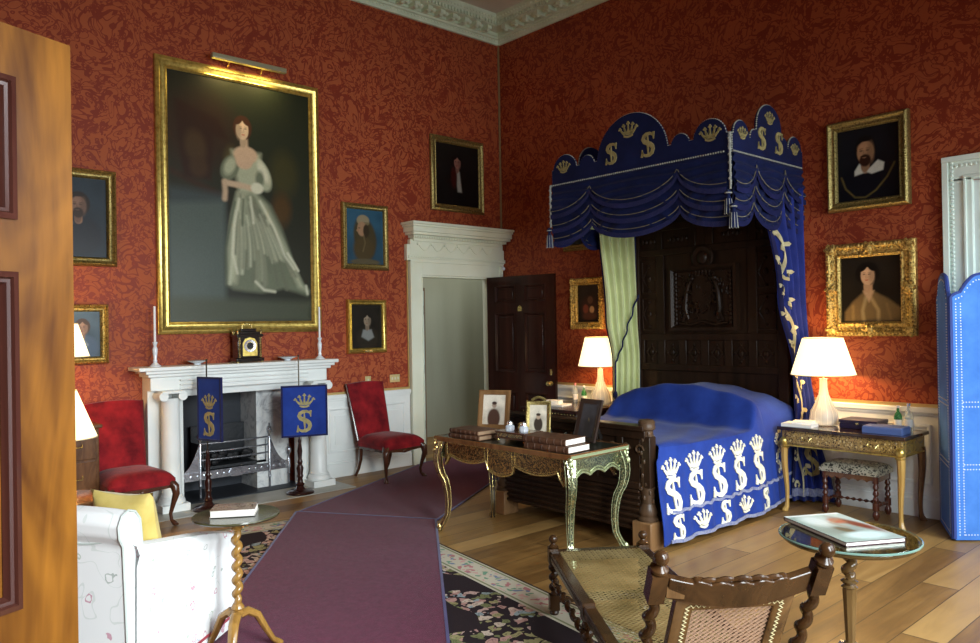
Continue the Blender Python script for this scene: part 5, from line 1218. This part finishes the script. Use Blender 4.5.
def photo_frame(label, x, y, rz, w_, h_, b, gm, ops, bg, lean=.22, strut=True, crest=False):
    t = thing('photo_frame', label, 'picture frame', (x,y,TD_), rz, 'photograph frames on the writing desk')
    cl, sl = math.cos(lean), math.sin(lean)
    fn = lambda u,v,w2: (u-w_/2, v*sl - w2*cl, v*cl+w2*sl+.004)
    mb = MB(); frame_mb(mb, w_, h_, [(0,-.006),(0,.012),(b*.3,.016),(b*.7,.01),(b,.006),(b,-.006)], fn); fo = mb.build('frame', gm, t)
    if crest:
        c = MB()
        for i in range(9): c.ball(fn(w_/2-.05+i*.0125, h_+.012+.02*math.sin(i*PI/8),.0), .012, 6)
        for i in range(14): c.ball(fn(w_*i/13,0.01+h_*0,.014),.006,5); c.ball(fn(.008,h_*i/13,.014),.006,5); c.ball(fn(w_-.008,h_*i/13,.014),.006,5)
        c.build('filigree', gm, fo)
    MB().prism([(b*.8,b*.8),(w_-b*.8,b*.8),(w_-b*.8,h_-b*.8),(b*.8,h_-b*.8)], fn, -.006,-.001).build('backing', EBON, t)
    canvas(t, w_-2*b, h_-2*b, ops, lambda u,v,w2: fn(u+b, v+b, .001), bg, 40, 'photograph')
    if strut: MB().bar(fn(w_/2,h_*.72,-.008), (0,h_*.72*sl+.11,.004), .03, .004, (1,0,0)).build('strut', EBON, t)
PHC = (.62,.55,.45)
man = [('e',.5,.25,.28,.42,0,(.10,.055,.04),.2),('e',.5,.82,.10,.13,0,(.35,.26,.2),.3),('e',.5,.90,.11,.07,0,(.08,.05,.04),.3)]
photo_frame('oak photograph frame with a standing sitter at the back left of the desk', 2.66, -2.60, math.radians(28), .28, .33, .04, wood('frame_oak',(.12,.055,.02),(.28,.15,.06),.35), man, (PHC,(.72,.66,.56)))
photo_frame('gilt filigree photograph frame of a portrait sitter in the middle of the desk', 3.19, -2.60, math.radians(34), .20, .27, .03, GOLDD, [('e',.5,.4,.25,.4,0,(.06,.045,.035),.2),('e',.5,.82,.12,.15,0,(.4,.3,.22),.3),('e',.5,.95,.13,.08,0,(.06,.04,.03),.3)], ((.55,.50,.40),(.62,.56,.46)), crest=True)
photo_frame('dark leather photograph frame on a strut at the right end of the desk', 3.67, -2.60, math.radians(-6), .23, .32, .035, mat('frame_dark',(.03,.018,.014),.3), [('p',[(.45,.1),(.6,.1),(.58,.8),(.5,.9)],(.30,.26,.12),.08),('e',.5,.4,.2,.4,0,(.05,.05,.05),.4)], ((.05,.05,.055),(.10,.10,.11)), lean=.30)
k = thing('spectacles', 'wire spectacles lying open between the photograph frames', 'spectacles', (3.42,-2.66,TD_), math.radians(20))
r = MB()
for s in (-1,1): r.tube([(s*.032+.024*math.cos(q*PI/8),.0,.026+.02*math.sin(q*PI/8)) for q in range(16)], .002, 5, closed=True); r.tube([(s*.058,0,.03),(s*.06,.10,.045),(s*.06,.13,.01)], .0022, 5)
r.tube([(-.01,0,.03),(0,-.003,.034),(.01,0,.03)], .002, 5); r.build('wire_frame', SILV, k)
for s in (-1,1): MB().prism([(s*.032+.023*math.cos(q*PI/8),.026+.019*math.sin(q*PI/8)) for q in range(16)], lambda u,v,w2: (u,w2,v), -.0008,.0008).build('lens', GLASS, k)
# ============================================================ RED VELVET CHAIRS (local +x = front)
def velvet_chair(label, x, y, rz):
    t = thing('velvet_chair', label, 'chair', (x,y,0), rz, 'red velvet side chairs by the fireplace wall')
    W2, D = .27, .54
    mb = MB()
    def seat(a, b):
        u = a*2-1; v = b; w_ = .235+.035*v
        cr = (max(0,1-abs(u)**4))**.5*(max(0,1-abs(2*v-1)**6))**.5
        return (-.25+D*v+.0*u, u*w_, .40+.085*cr)
    mb.grid(26, 26, seat)
    pl = [(-.25,-.235),(.29,-.27),(.29,.27),(-.25,.235)]; mb.prism(pl, lambda u,v,w_: (u,v,w_), .345, .402)
    mb.build('seat', VELVET, t, bevel=.01)
    mb = MB()
    def bk(side):
        def f(a, b):
            u = a*2-1; z = .40+.62*b; lean = -.23-.17*b**1.1-.01*math.sin(b*PI); w_ = .215+.035*b; top = .018*(1-u*u)*(b**8)
            th_ = (.030+.022*math.sin(PI*min(1,b*1.02)))*(max(0,1-abs(u)**6))**.5
            return (lean+(th_ if side > 0 else -.022), u*w_, z+top)
        return f
    n = 20; mb.grid(n, 28, bk(1)); mb.grid(n, 28, bk(-1))
    F, B = bk(1), bk(-1)
    mb.grid(28, 1, lambda a,b: tuple(F(0,a)[i]*(1-b)+B(0,a)[i]*b for i in range(3))); mb.grid(28, 1, lambda a,b: tuple(F(1,a)[i]*(1-b)+B(1,a)[i]*b for i in range(3))); mb.grid(n, 1, lambda a,b: tuple(F(a,1)[i]*(1-b)+B(a,1)[i]*b for i in range(3)))
    mb.build('backrest', VELVET, t)
    for s in (-1,1):
        m_ = MB(); pts = [(.255,s*.235,.37),(.285,s*.262,.33),(.292,s*.268,.27),(.270,s*.250,.18),(.252,s*.234,.10),(.258,s*.240,.05),(.280,s*.256,.022),(.29,s*.262,.012)]
        m_.tube(pts, [.038,.036,.030,.021,.015,.014,.022,.012], 10).ball((.30,s*.268,.29), .020, 8, (1,1,1.6)).ball((.29,s*.262,.015), .026, 8, (1.1,1,.55)); m_.build('front_leg', WALNC, t)
        m_ = MB(); pts = [(-.235,s*.205,.41),(-.225,s*.205,.30),(-.23,s*.205,.20),(-.27,s*.208,.09),(-.325,s*.21,.012)]
        m_.tube(pts, [.022,.022,.019,.017,.017], 8); m_.build('rear_leg', WALNC, t)
        m_ = MB(); m_.tube([(-.26-.17*b**1.1,s*(.215+.035*b),.38+.64*b) for b in [i/12 for i in range(13)]], .015, 8).build('back_stile', WALNC, t)
    r = MB()
    r.prism([(-.235,.345),(.235,.345),(.235,.325),(.10,.315),(0,.30),(-.10,.315),(-.235,.325)], lambda u,v,w_: (w_,u,v), .262, .282)
    for s in (-1,1): r.bar((-.23,s*.22,.335),(.26,s*.255,.335),.02,.025)
    r.ball((.285,0,.318), .016, 8, (.5,1.6,1)); r.build('seat_rail', WALNC, t)
    return t
velvet_chair('red velvet chair standing between the fireplace and the doorcase', .44, -2.15, math.radians(4))
velvet_chair('red velvet chair left of the fireplace behind the armchair', .56, -4.86, math.radians(2))

# ============================================================ LEFT CORNER
t = thing('walnut_chest', 'figured walnut chest of drawers beyond the golden door', 'chest', (.33,-5.45,0)); 
MB().box(-.29,-.34,.06,.27,.34,.86).build('carcase', WALN, t, bevel=.012); MB().box(-.30,-.36,.86,.30,.36,.89).build('chest_top', WALN, t, bevel=.008)
for i, (z0, z1) in enumerate(((.09,.33),(.35,.59),(.61,.84))):
    d_ = MB().box(.27,-.31,z0,.285,.31,z1).build('drawer', WALN, t, bevel=.005)
    for y in (-.17,.17): MB().tube([(.285,y-.04,z0+.13),(.305,y-.03,z0+.105),(.308,y+.03,z0+.105),(.285,y+.04,z0+.13)], .005, 6).build('handle', BRASS, d_)
for sx in (-1,1):
    for sy in (-1,1): MB().ball((sx*.24,sy*.29,.035),.034,10,(1,1,.95)).build('bun_foot', WALN, t)
lamp('table_lamp', 'lit lamp with cream shade in front of the blue robed portrait', .49, -5.34, .89, 'brass', rb=.19, rt_=.105, zb=.56, zt=.83, energy=10)
t = thing('lamp_table', 'small round walnut table under the large lampshade beside the armchair', 'table', (2.02,-5.70,0))
MB().lathe([(.001,.575),(.24,.575),(.25,.585),(.25,.595),(.24,.60),(.001,.60)], n=32).build('table_top', WALN, t)
MB().lathe([(.03,.10),(.045,.16),(.03,.25),(.022,.4),(.03,.52),(.05,.575)], n=16).build('pillar', WALN, t)
for k in range(3): a = k*2.09; MB().tube([(0.02*math.cos(a),.02*math.sin(a),.16),(.12*math.cos(a),.12*math.sin(a),.13),(.24*math.cos(a),.24*math.sin(a),.02)], [.022,.018,.015], 8).build('leg', WALN, t)
lamp('table_lamp', 'large lit cream lampshade low beside the red chair at left', 2.02, -5.70, .60, 'brass', rb=.20, rt_=.085, zb=.38, zt=.68, energy=9)

# armchair: local +x = forward (facing away to the fireplace)
AF = math.radians(131); ACX, ACY = 3.435, -5.83
ac = thing('floral_armchair', 'white floral chintz armchair with rolled back seen from behind', 'armchair', (ACX,ACY,0), AF, None)
# local: x forward -.42..+.42, y left +; right side is y=-.36
def rb(mb, x0,y0,z0,x1,y1,z1): return mb.box(x0,y0,z0,x1,y1,z1)
mb = MB(); rb(mb,-.38,-.33,.08,.53,.33,.36); mb.build('base', CHINTZ, ac, bevel=.03, seg=4)
mb = MB()
def back(a, b):     # closed loop section around the back, rolled over at the top
    prof = [(-.41,.03),(-.42,.35),(-.435,.66),(-.44,.76),(-.465,.80),(-.47,.85),(-.445,.89),(-.40,.905),(-.35,.89),(-.315,.85),(-.305,.77),(-.28,.55),(-.25,.30),(-.25,.03)]
    q = a*len(prof); i = int(q) % len(prof); f_ = q-int(q); p, r = prof[i], prof[(i+1)%len(prof)]
    return (p[0]+(r[0]-p[0])*f_, -.37+.74*b, p[1]+(r[1]-p[1])*f_ - .02*abs(2*b-1)**3)
mb.grid(56, 10, back, cu=True)
n0 = [back(i/14,0) for i in range(14)]; mb.add(n0, [tuple(range(14))]); n1 = [back(i/14,1) for i in range(14)]; mb.add(n1, [tuple(range(14))])
mb.build('back', CHINTZ, ac, bevel=0, angle=50)
pp = MB()
for y in (-.372,.372): pp.tube([(back(i/14,0 if y < 0 else 1)[0], y, back(i/14,0)[2]) for i in range(14)], .006, 6, closed=True)
pp.tube([(-.438,-.37+.74*i/20,.755+.006*math.sin(i)) for i in range(21)], .006, 6)
pp.build('piping', mat('grey_green_piping',(.50,.55,.52),.7), ac)
for s, nm in ((-1,'right_arm'),(1,'left_arm')):
    mb = MB()
    def arm(a, b, s=s):
        x = -.37+.93*b; zt_ = .735-.17*b-.03*max(0,(b-.55)/.45)**2; r = .062
        prof = [(-.05,.03),(-.055,.36),(-.06,zt_-.10),(-.075,zt_-.05),(-.06,zt_-.012),(-.02,zt_),(.03,zt_-.01),(.05,zt_-.05),(.045,zt_-.12),(.045,.03)]
        q = a*len(prof); i = int(q) % len(prof); f_ = q-int(q); p, r_ = prof[i], prof[(i+1)%len(prof)]
        return (x, s*(.33-(p[0]+(r_[0]-p[0])*f_)), p[1]+(r_[1]-p[1])*f_)
    mb.grid(40, 16, arm, cu=True); mb.add([arm(i/10,1) for i in range(10)], [tuple(range(10))]); mb.build(nm, CHINTZ, ac, angle=50)
MB().box(-.27,-.27,.345,.54,.27,.47).build('seat_cushion', CHINTZ, ac, bevel=.04, seg=4)
MB().tube([(-.42,-.385,.09),(.56,-.385,.09),(.56,.385,.09),(-.42,.375,.09)], .008, 6, closed=True).build('hem_piping', mat('rose_piping',(.35,.05,.07),.7), ac)
for s in (-1,1):
    for x in (.46,-.37): MB().box(x,s*.30-.025,0,x+.05,s*.30+.025,.08).build('foot', WALN, ac)
cu = thing('yellow_cushion', 'plump yellow silk cushion leaning inside the floral armchair', 'cushion', (ACX,ACY,0), AF)
def pillow(mb, c, e1, e2, nrm, a_, b_, th_, n=22):
    c = Vector(c); e1 = Vector(e1).normalized(); e2 = Vector(e2).normalized(); nrm = Vector(nrm).normalized()
    for s in (-1,1):
        def f(u, v):
            x = u*2-1; y = v*2-1; h = th_*((1-x**4)*(1-y**4))**.55 if abs(x) < 1 and abs(y) < 1 else 0
            k = 1+.07*(x*x*y*y) - .05*((1-x*x)*y*y+(1-y*y)*x*x)
            return c+e1*(x*a_*k)+e2*(y*b_*k)+nrm*(s*h)
        mb.grid(n, n, f)
    return mb
k = pillow(MB(), (-.07,-.17,.70), (0,1,.05), (-.30,0,1), (1,0,.30), .145, .205, .08).build('cushion_cover', YELL, cu)
# small tilt top table
TC = (3.72,-5.30)
t = thing('barley_twist_table', 'round topped tripod table with golden twisted column by the armchair', 'table', (*TC,0)); 
MB().lathe([(.001,.705),(.19,.704),(.206,.708),(.212,.715),(.209,.722),(.194,.720),(.001,.718)], n=48).build('table_top', wood('green_brown_top',(.03,.030,.012),(.07,.065,.03),.25,5,(1,.3,1),.25), t)
def twist_mb(mb, x, y, z0, z1, r, off, turns, n=12, st=None, lean=(0,0)):
    st = st or int(turns*18); pts = []
    for i in range(st+1):
        q = i/st; a = 2*PI*turns*q; e = min(1, q*8, (1-q)*8); pts.append((x+lean[0]*q+off*e*math.cos(a), y+lean[1]*q+off*e*math.sin(a), z0+(z1-z0)*q))
    mb.tube(pts, r, n); return mb
c = MB(); twist_mb(c, 0, 0, .275, .64, .0185, .011, 5.4, 12, 120); c.lathe([(.024,.64),(.030,.65),(.018,.66),(.026,.675),(.045,.704)], n=20).lathe([(.030,.215),(.036,.23),(.026,.24),(.034,.252),(.030,.262),(.022,.275)], n=20)
c.build('twisted_column', TWIST, t)
for k_ in range(3):
    a = math.radians(-35+120*k_); ca, sa = math.cos(a), math.sin(a); MB().tube([(r_*ca,r_*sa,z_) for r_,z_ in ((.01,.215),(.05,.225),(.10,.195),(.145,.11),(.18,.05),(.21,.026),(.23,.02))], [.028,.028,.026,.022,.019,.022,.012], 10, flat=.8).build('leg', TWIST, t)
bk_ = book('magazine', 'paperback with brown patterned cover on the twisted column table', TC[0]-.02, TC[1]+.0, .7225, .215, .155, .034, math.radians(58), boulle('patterned_cover',(.10,.025,.02),(.40,.30,.24),30,.1,0), spine=False)
MATS['patterned_cover'].node_tree.nodes['Principled BSDF'].inputs['Coat Weight'].default_value = .2
MB().box(-.108,-.078,-.0,.108,.078,.002).build('lower_cover', mat('white_cover',(.86,.86,.84),.4), bk_)

# oval glass table, right foreground
OC = Vector((6.012,-3.56,0)); OZ = .72
t = thing('glass_topped_table', 'round dark wood table with a glass top in the right foreground', 'table', (OC.x,OC.y,0))
MB().lathe([(.001,OZ-.032),(.260,OZ-.032),(.268,OZ-.026),(.271,OZ-.018),(.266,OZ-.012),(.001,OZ-.012)], n=64).build('table_top', wood('dark_top_walnut',(.035,.02,.008),(.10,.06,.02),.16,5,(1,.25,1),.8), t)
MB().lathe([(.001,OZ-.0115),(.277,OZ-.0115),(.2805,OZ-.008),(.2805,OZ-.004),(.276,OZ),(.001,OZ)], n=64).build('glass_top', BRONZG, t, label='clear glass disc with polished greenish edge')
MB().tube([(.2795*math.cos(PI*i/32),.2795*math.sin(PI*i/32),OZ-.006) for i in range(64)], .0052, 6, closed=True).build('glass_edge', mat('glass_edge_tint',(.12,.20,.17),.10,coat=.6), t)
c = MB(); twist_mb(c, 0, 0, OZ-.19, OZ-.045, .021, .013, 2.2, 12, 70); c.lathe([(.034,OZ-.045),(.055,OZ-.032)], n=16).lathe([(.022,OZ-.235),(.034,OZ-.225),(.022,OZ-.215),(.036,OZ-.20),(.020,OZ-.19)], n=20)
c.lathe([(.020,.25),(.030,OZ-.235),(.028,OZ-.228)], n=8).lathe([(.03,.19),(.042,.21),(.036,.245),(.022,.26)], n=16); c.build('turned_column', wood('dark_gold_walnut',(.05,.026,.010),(.17,.10,.035),.14,7,coat=.8), t, angle=30)
for k_ in range(3):
    a = math.radians(20+120*k_); ca, sa = math.cos(a), math.sin(a); MB().tube([(r_*ca,r_*sa,z_) for r_,z_ in ((.01,.215),(.06,.215),(.14,.14),(.22,.04),(.27,.02))], [.026,.026,.02,.018,.014], 8).build('leg', WALN, t)
# big art book with an indistinct pale picture on the cover
BKZ = OZ+.001
t = thing('large_picture_book', 'large flat book with pale pictorial cover on the glass topped table', 'book', (5.965,-3.52,BKZ), math.radians(-30))
bw, bd, bh = .44, .28, .017
MB().box(-bw/2,-bd/2,0,bw/2,bd/2,.0025).box(-bw/2,-bd/2,bh-.003,bw/2,bd/2,bh).box(-bw/2,-bd/2,0,-bw/2+.003,bd/2,bh).build('cover', mat('dark_red_cover',(.05,.012,.018),.4), t)
MB().box(-bw/2+.003,-bd/2+.003,.0025,bw/2-.004,bd/2-.003,bh-.003).build('pages', PAPER, t)
def cv(u, v, w_): return (-bw/2+u, -bd/2+v, bh+.0006+w_)
cc = canvas(t, bw, bd, [('e',.45,.52,.30,.07,15,(.16,.035,.02),.9),('e',.30,.40,.10,.08,0,(.36,.12,.07),.7),('e',.62,.28,.14,.06,20,(.10,.08,.045),.7),('e',.25,.2,.2,.12,0,(.50,.55,.54),.8),('l',[(.2,.5),(.35,.3),(.55,.36)],.02,(.3,.2,.14),.05),('e',.82,.35,.12,.2,0,(.48,.58,.58),.6),('p',[(.0,.0),(.05,.0),(.05,.62),(0,.62)],(.62,.64,.62),.02)], cv, ((.24,.31,.28),(.36,.42,.40)), 90, 'cover_picture')

# ============================================================ CANED DAYBED (local +x towards the headrest, origin at left foot post)
DA = math.radians(-36)
db = thing('caned_daybed', 'walnut caned daybed with ball finials and barley twist posts in the foreground', 'daybed', (4.45,-3.765,0), DA)
WD, LN, SZ = .52, 1.70, .37
CANE = mat('honey_cane', (.24,.17,.06), .5, spec=.25); _n = N(CANE); _n.set('Base Color', _n.ramp(_n.noise(_n.obj(), 6, 3), [(.3,(.13,.09,.03)),(.7,(.27,.20,.085))]))
mb = MB().box(-.0,-.025,SZ-.055,LN,.03,SZ).box(0,WD-.03,SZ-.055,LN,WD+.025,SZ).box(-.025,.0,SZ-.055,.035,WD,SZ).box(LN-.05,0,SZ-.055,LN+.02,WD,SZ)
fr = mb.build('seat_frame', DAYW, db, bevel=.006)
c = MB()
for i in range(90):
    x = .02+i*(LN-.04)/89
    for y in (-.022,WD+.022): c.ball((x,y,SZ-.02),.009,5,(1,.6,1.5))
for i in range(30):
    y = .01+i*(WD-.02)/29; c.ball((-.022,y,SZ-.02),.009,5,(.6,1,1.5))
c.build('carved_edge', DAYW, fr)
def cane(mb, x0, x1, y0, y1, z, sp, wd0, fn):
    wd = wd0*.55
    def st(p, q, o): 
        p, q = Vector(p), Vector(q); L_ = (q-p).length
        if L_ < .02: return
        mb.prism([(0,-wd/2),(L_,-wd/2),(L_,wd/2),(0,wd/2)], lambda u,v,w_: fn(p.x+(q.x-p.x)*u/L_-(q.y-p.y)/L_*v, p.y+(q.y-p.y)*u/L_+(q.x-p.x)/L_*v, z+o+w_), 0, .0014)
    x = x0+sp/2
    while x < x1: st((x,y0),(x,y1),0); x += sp
    y = y0+sp/2
    while y < y1: st((x0,y),(x1,y),.0015); y += sp
    for sg, o in ((1,.0032),(-1,.0046)):
        W_, H_ = x1-x0, y1-y0; wd = wd0*(2.0 if sg > 0 else .5); c0 = -H_ if sg > 0 else 0; cc_ = c0+sp/2
        while cc_ < (W_ if sg > 0 else W_+H_):
            # line: x - x0 = cc + sg*(y-y0)
            ta = max(0, (-cc_)/sg if sg > 0 else (cc_-W_)); tb = min(H_, (W_-cc_)/sg if sg > 0 else cc_)
            if tb > ta: st((x0+cc_+sg*ta, y0+ta), (x0+cc_+sg*tb, y0+tb), o)
            cc_ += sp
cn = MB(); cane(cn, .035, LN-.05, .03, WD-.03, SZ-.004, .030, .0032, lambda a,b_,c_: (a,b_,c_-.0)); cn.build('cane_seat', CANE, fr, smooth=False)
# rails seen through the cane
for x in (.55,1.15): MB().box(x,.0,SZ-.08,x+.05,WD,SZ-.05).build('cross_rail', DAYW, db, bevel=.004)
def post(x, y, full):
    p = MB()
    p.lathe([(.020,0),(.028,.02),(.022,.035)], (x,y,0), 14).box(x-.028,y-.028,.035,x+.028,y+.028,.12)
    twist_mb(p, x, y, .12, .30, .020, .010, 3.2); p.box(x-.029,y-.029,.30,x+.029,y+.029,SZ+.012)
    if full: p.lathe([(.026,SZ+.012),(.03,SZ+.02),(.016,SZ+.032),(.012,SZ+.04)], (x,y,0), 16).ball((x,y,SZ+.062),.025,14)
    o = p.build('leg', DAYW, db, angle=30); return o
for x, y in ((-.005,-.0),(-.005,WD)): post(x,y,True)
for x in (.84,1.66):
    for y in (0,WD): post(x,y,False)
s_ = MB()
for x in (-.005,.84,1.66): twist_mb(s_, 0, 0, 0, 1, .016, .008, 8) if False else s_.tube([(x, WD*i/60, .085+.006*math.sin(i*.9)) for i in range(61)], [.013+.004*math.sin(i*.9) for i in range(61)], 8)
for y in (0,WD):
    s_.tube([(-.005+1.665*i/160, y+.008*math.cos(i*.55), .20+.008*math.sin(i*.55)) for i in range(161)], .015, 8)
s_.build('twist_stretcher', DAYW, db)
# headrest, leaning back
HB, HTx, HTz = LN-.01, 1.975, .89
dx_, dz_ = HTx-HB, HTz-SZ; Lh = math.hypot(dx_, dz_); ux, uz = dx_/Lh, dz_/Lh   # along the lean
hf = lambda y, v, w_: (HB+ux*v - uz*w_*-1*0 + uz*w_, y, SZ+uz*v - ux*w_)           # w_>0 is the rear face (towards +x)
HY0, HY1 = -.03, WD-.015
hr = MB()
for y in (HY0, HY1):
    p = MB(); k0 = len(p.v)
    p.box(-.03,-.03,0,.03,.03,.06); twist_mb(p, 0, 0, .06, Lh-.12, .0175, .009, 4.8, 12, 90); p.box(-.026,-.026,Lh-.13,.026,.026,Lh-.012)
    p.lathe([(.024,Lh-.012),(.029,Lh-.004),(.029,Lh+.006),(.02,Lh+.014),(.013,Lh+.022)], n=16).ball((0,0,Lh+.043),.025,16)
    M_ = Matrix(((uz,0,ux,HB),(0,1,0,y),(-ux,0,uz,SZ),(0,0,0,1))); p.rot(k0, M_); p.build('back_post', DAYW, db, angle=30)
y0, y1 = HY0+.035, HY1-.035
cr = MB(); n = 60
def ctop(q): return Lh-.035-.032*math.sin(PI*q)+.012*abs(math.sin(q*PI*7))*(1 if .18 < q < .82 else 0)+.012*math.sin(PI*min(1,max(0,(q-.2)/.6)))
def cbot(q): return Lh-.115-.035*math.sin(PI*q)
bow = lambda q: .022*math.sin(PI*q)
qs = [i/n for i in range(n+1)]
vs = []; 
for q in qs:
    y = y0+(y1-y0)*q
    for w_, v in ((-.014,cbot(q)),(.014,cbot(q)),(.014,ctop(q)),(-.014,ctop(q))): vs.append(hf(y, v, w_+bow(q)))
fs = [(0,1,2,3),(4*n+3,4*n+2,4*n+1,4*n)]
for i in range(n):
    for k_ in range(4): fs.append((4*i+k_,4*i+(k_+1)%4,4*i+4+(k_+1)%4,4*i+4+k_))
cr.add(vs, fs); crest_ = cr.build('crest_rail', DAYW, db, bevel=.004)
s2_ = MB()
for i in range(5):
    q = .27+i*.115; y = y0+(y1-y0)*q
    s2_.tube([hf(y+.045*(a/6-.5)*1.6, ctop(q)-.001+.007*math.sin(PI*a/6), bow(q)) for a in range(7)], [.004,.007,.009,.010,.009,.007,.004], 8)
s2_.build('carved_scrolls', DAYW, crest_)
PY0, PY1, PV0, PV1 = y0+.035, y1-.035, .07, Lh-.12
fm = MB(); fn_ = lambda u,v,w_: hf(PY0+u, PV0+v, w_)
frame_mb(fm, PY1-PY0, PV1-PV0, [(0,-.014),(0,.014),(.012,.018),(.05,.018),(.062,.012),(.062,-.014)], fn_); pf = fm.build('panel_frame', wood('panel_frame_walnut',(.035,.016,.006),(.12,.062,.022),.24,9,coat=.5), db, bevel=.002)
z_ = MB()
def zz(p, q):
    L_ = math.hypot(q[0]-p[0], q[1]-p[1]); n_ = int(L_/.009); nx, ny = -(q[1]-p[1])/L_, (q[0]-p[0])/L_
    z_.tube([fn_(p[0]+(q[0]-p[0])*i/n_+nx*.006*(1 if i%2 else -1), p[1]+(q[1]-p[1])*i/n_+ny*.006*(1 if i%2 else -1), .02) for i in range(n_+1)], .0022, 4)
w2, h2 = PY1-PY0, PV1-PV0
zz((.04,.04),(.04,h2-.035)); zz((.04,h2-.035),(w2-.04,h2-.035)); zz((w2-.04,h2-.035),(w2-.04,.04)); zz((w2-.04,.04),(.04,.04))
z_.build('zigzag_moulding', mat('pale_worn_moulding',(.42,.36,.20),.4), pf)
MB().tube([hf(y0+(y1-y0)*i/30, cbot(i/30)-.0-.0, bow(i/30)+.012) for i in range(31)], .004, 5).build('lower_bead', DAYW, crest_)
k_ = MB().bar(hf(HY0+.03,Lh-.09,.01), hf(PY0+.02,Lh-.10,.01), .022, .035); k_.build('hinge_block', wood('panel_frame_walnut',(.1,.05,.02),(.2,.1,.05)), db)
cn = MB(); cane(cn, .062, w2-.062, .062, h2-.062, 0, .021, .0036, lambda a,b_,c_: hf(PY0+a, PV0+b_, c_)); cn.build('cane_panel', mat('worn_pink_cane',(.30,.19,.13),.45), pf, smooth=False)
MB().bar(hf(HY0,.075,0), hf(HY1,.075,0), .03, .04).build('bottom_rail', DAYW, db)
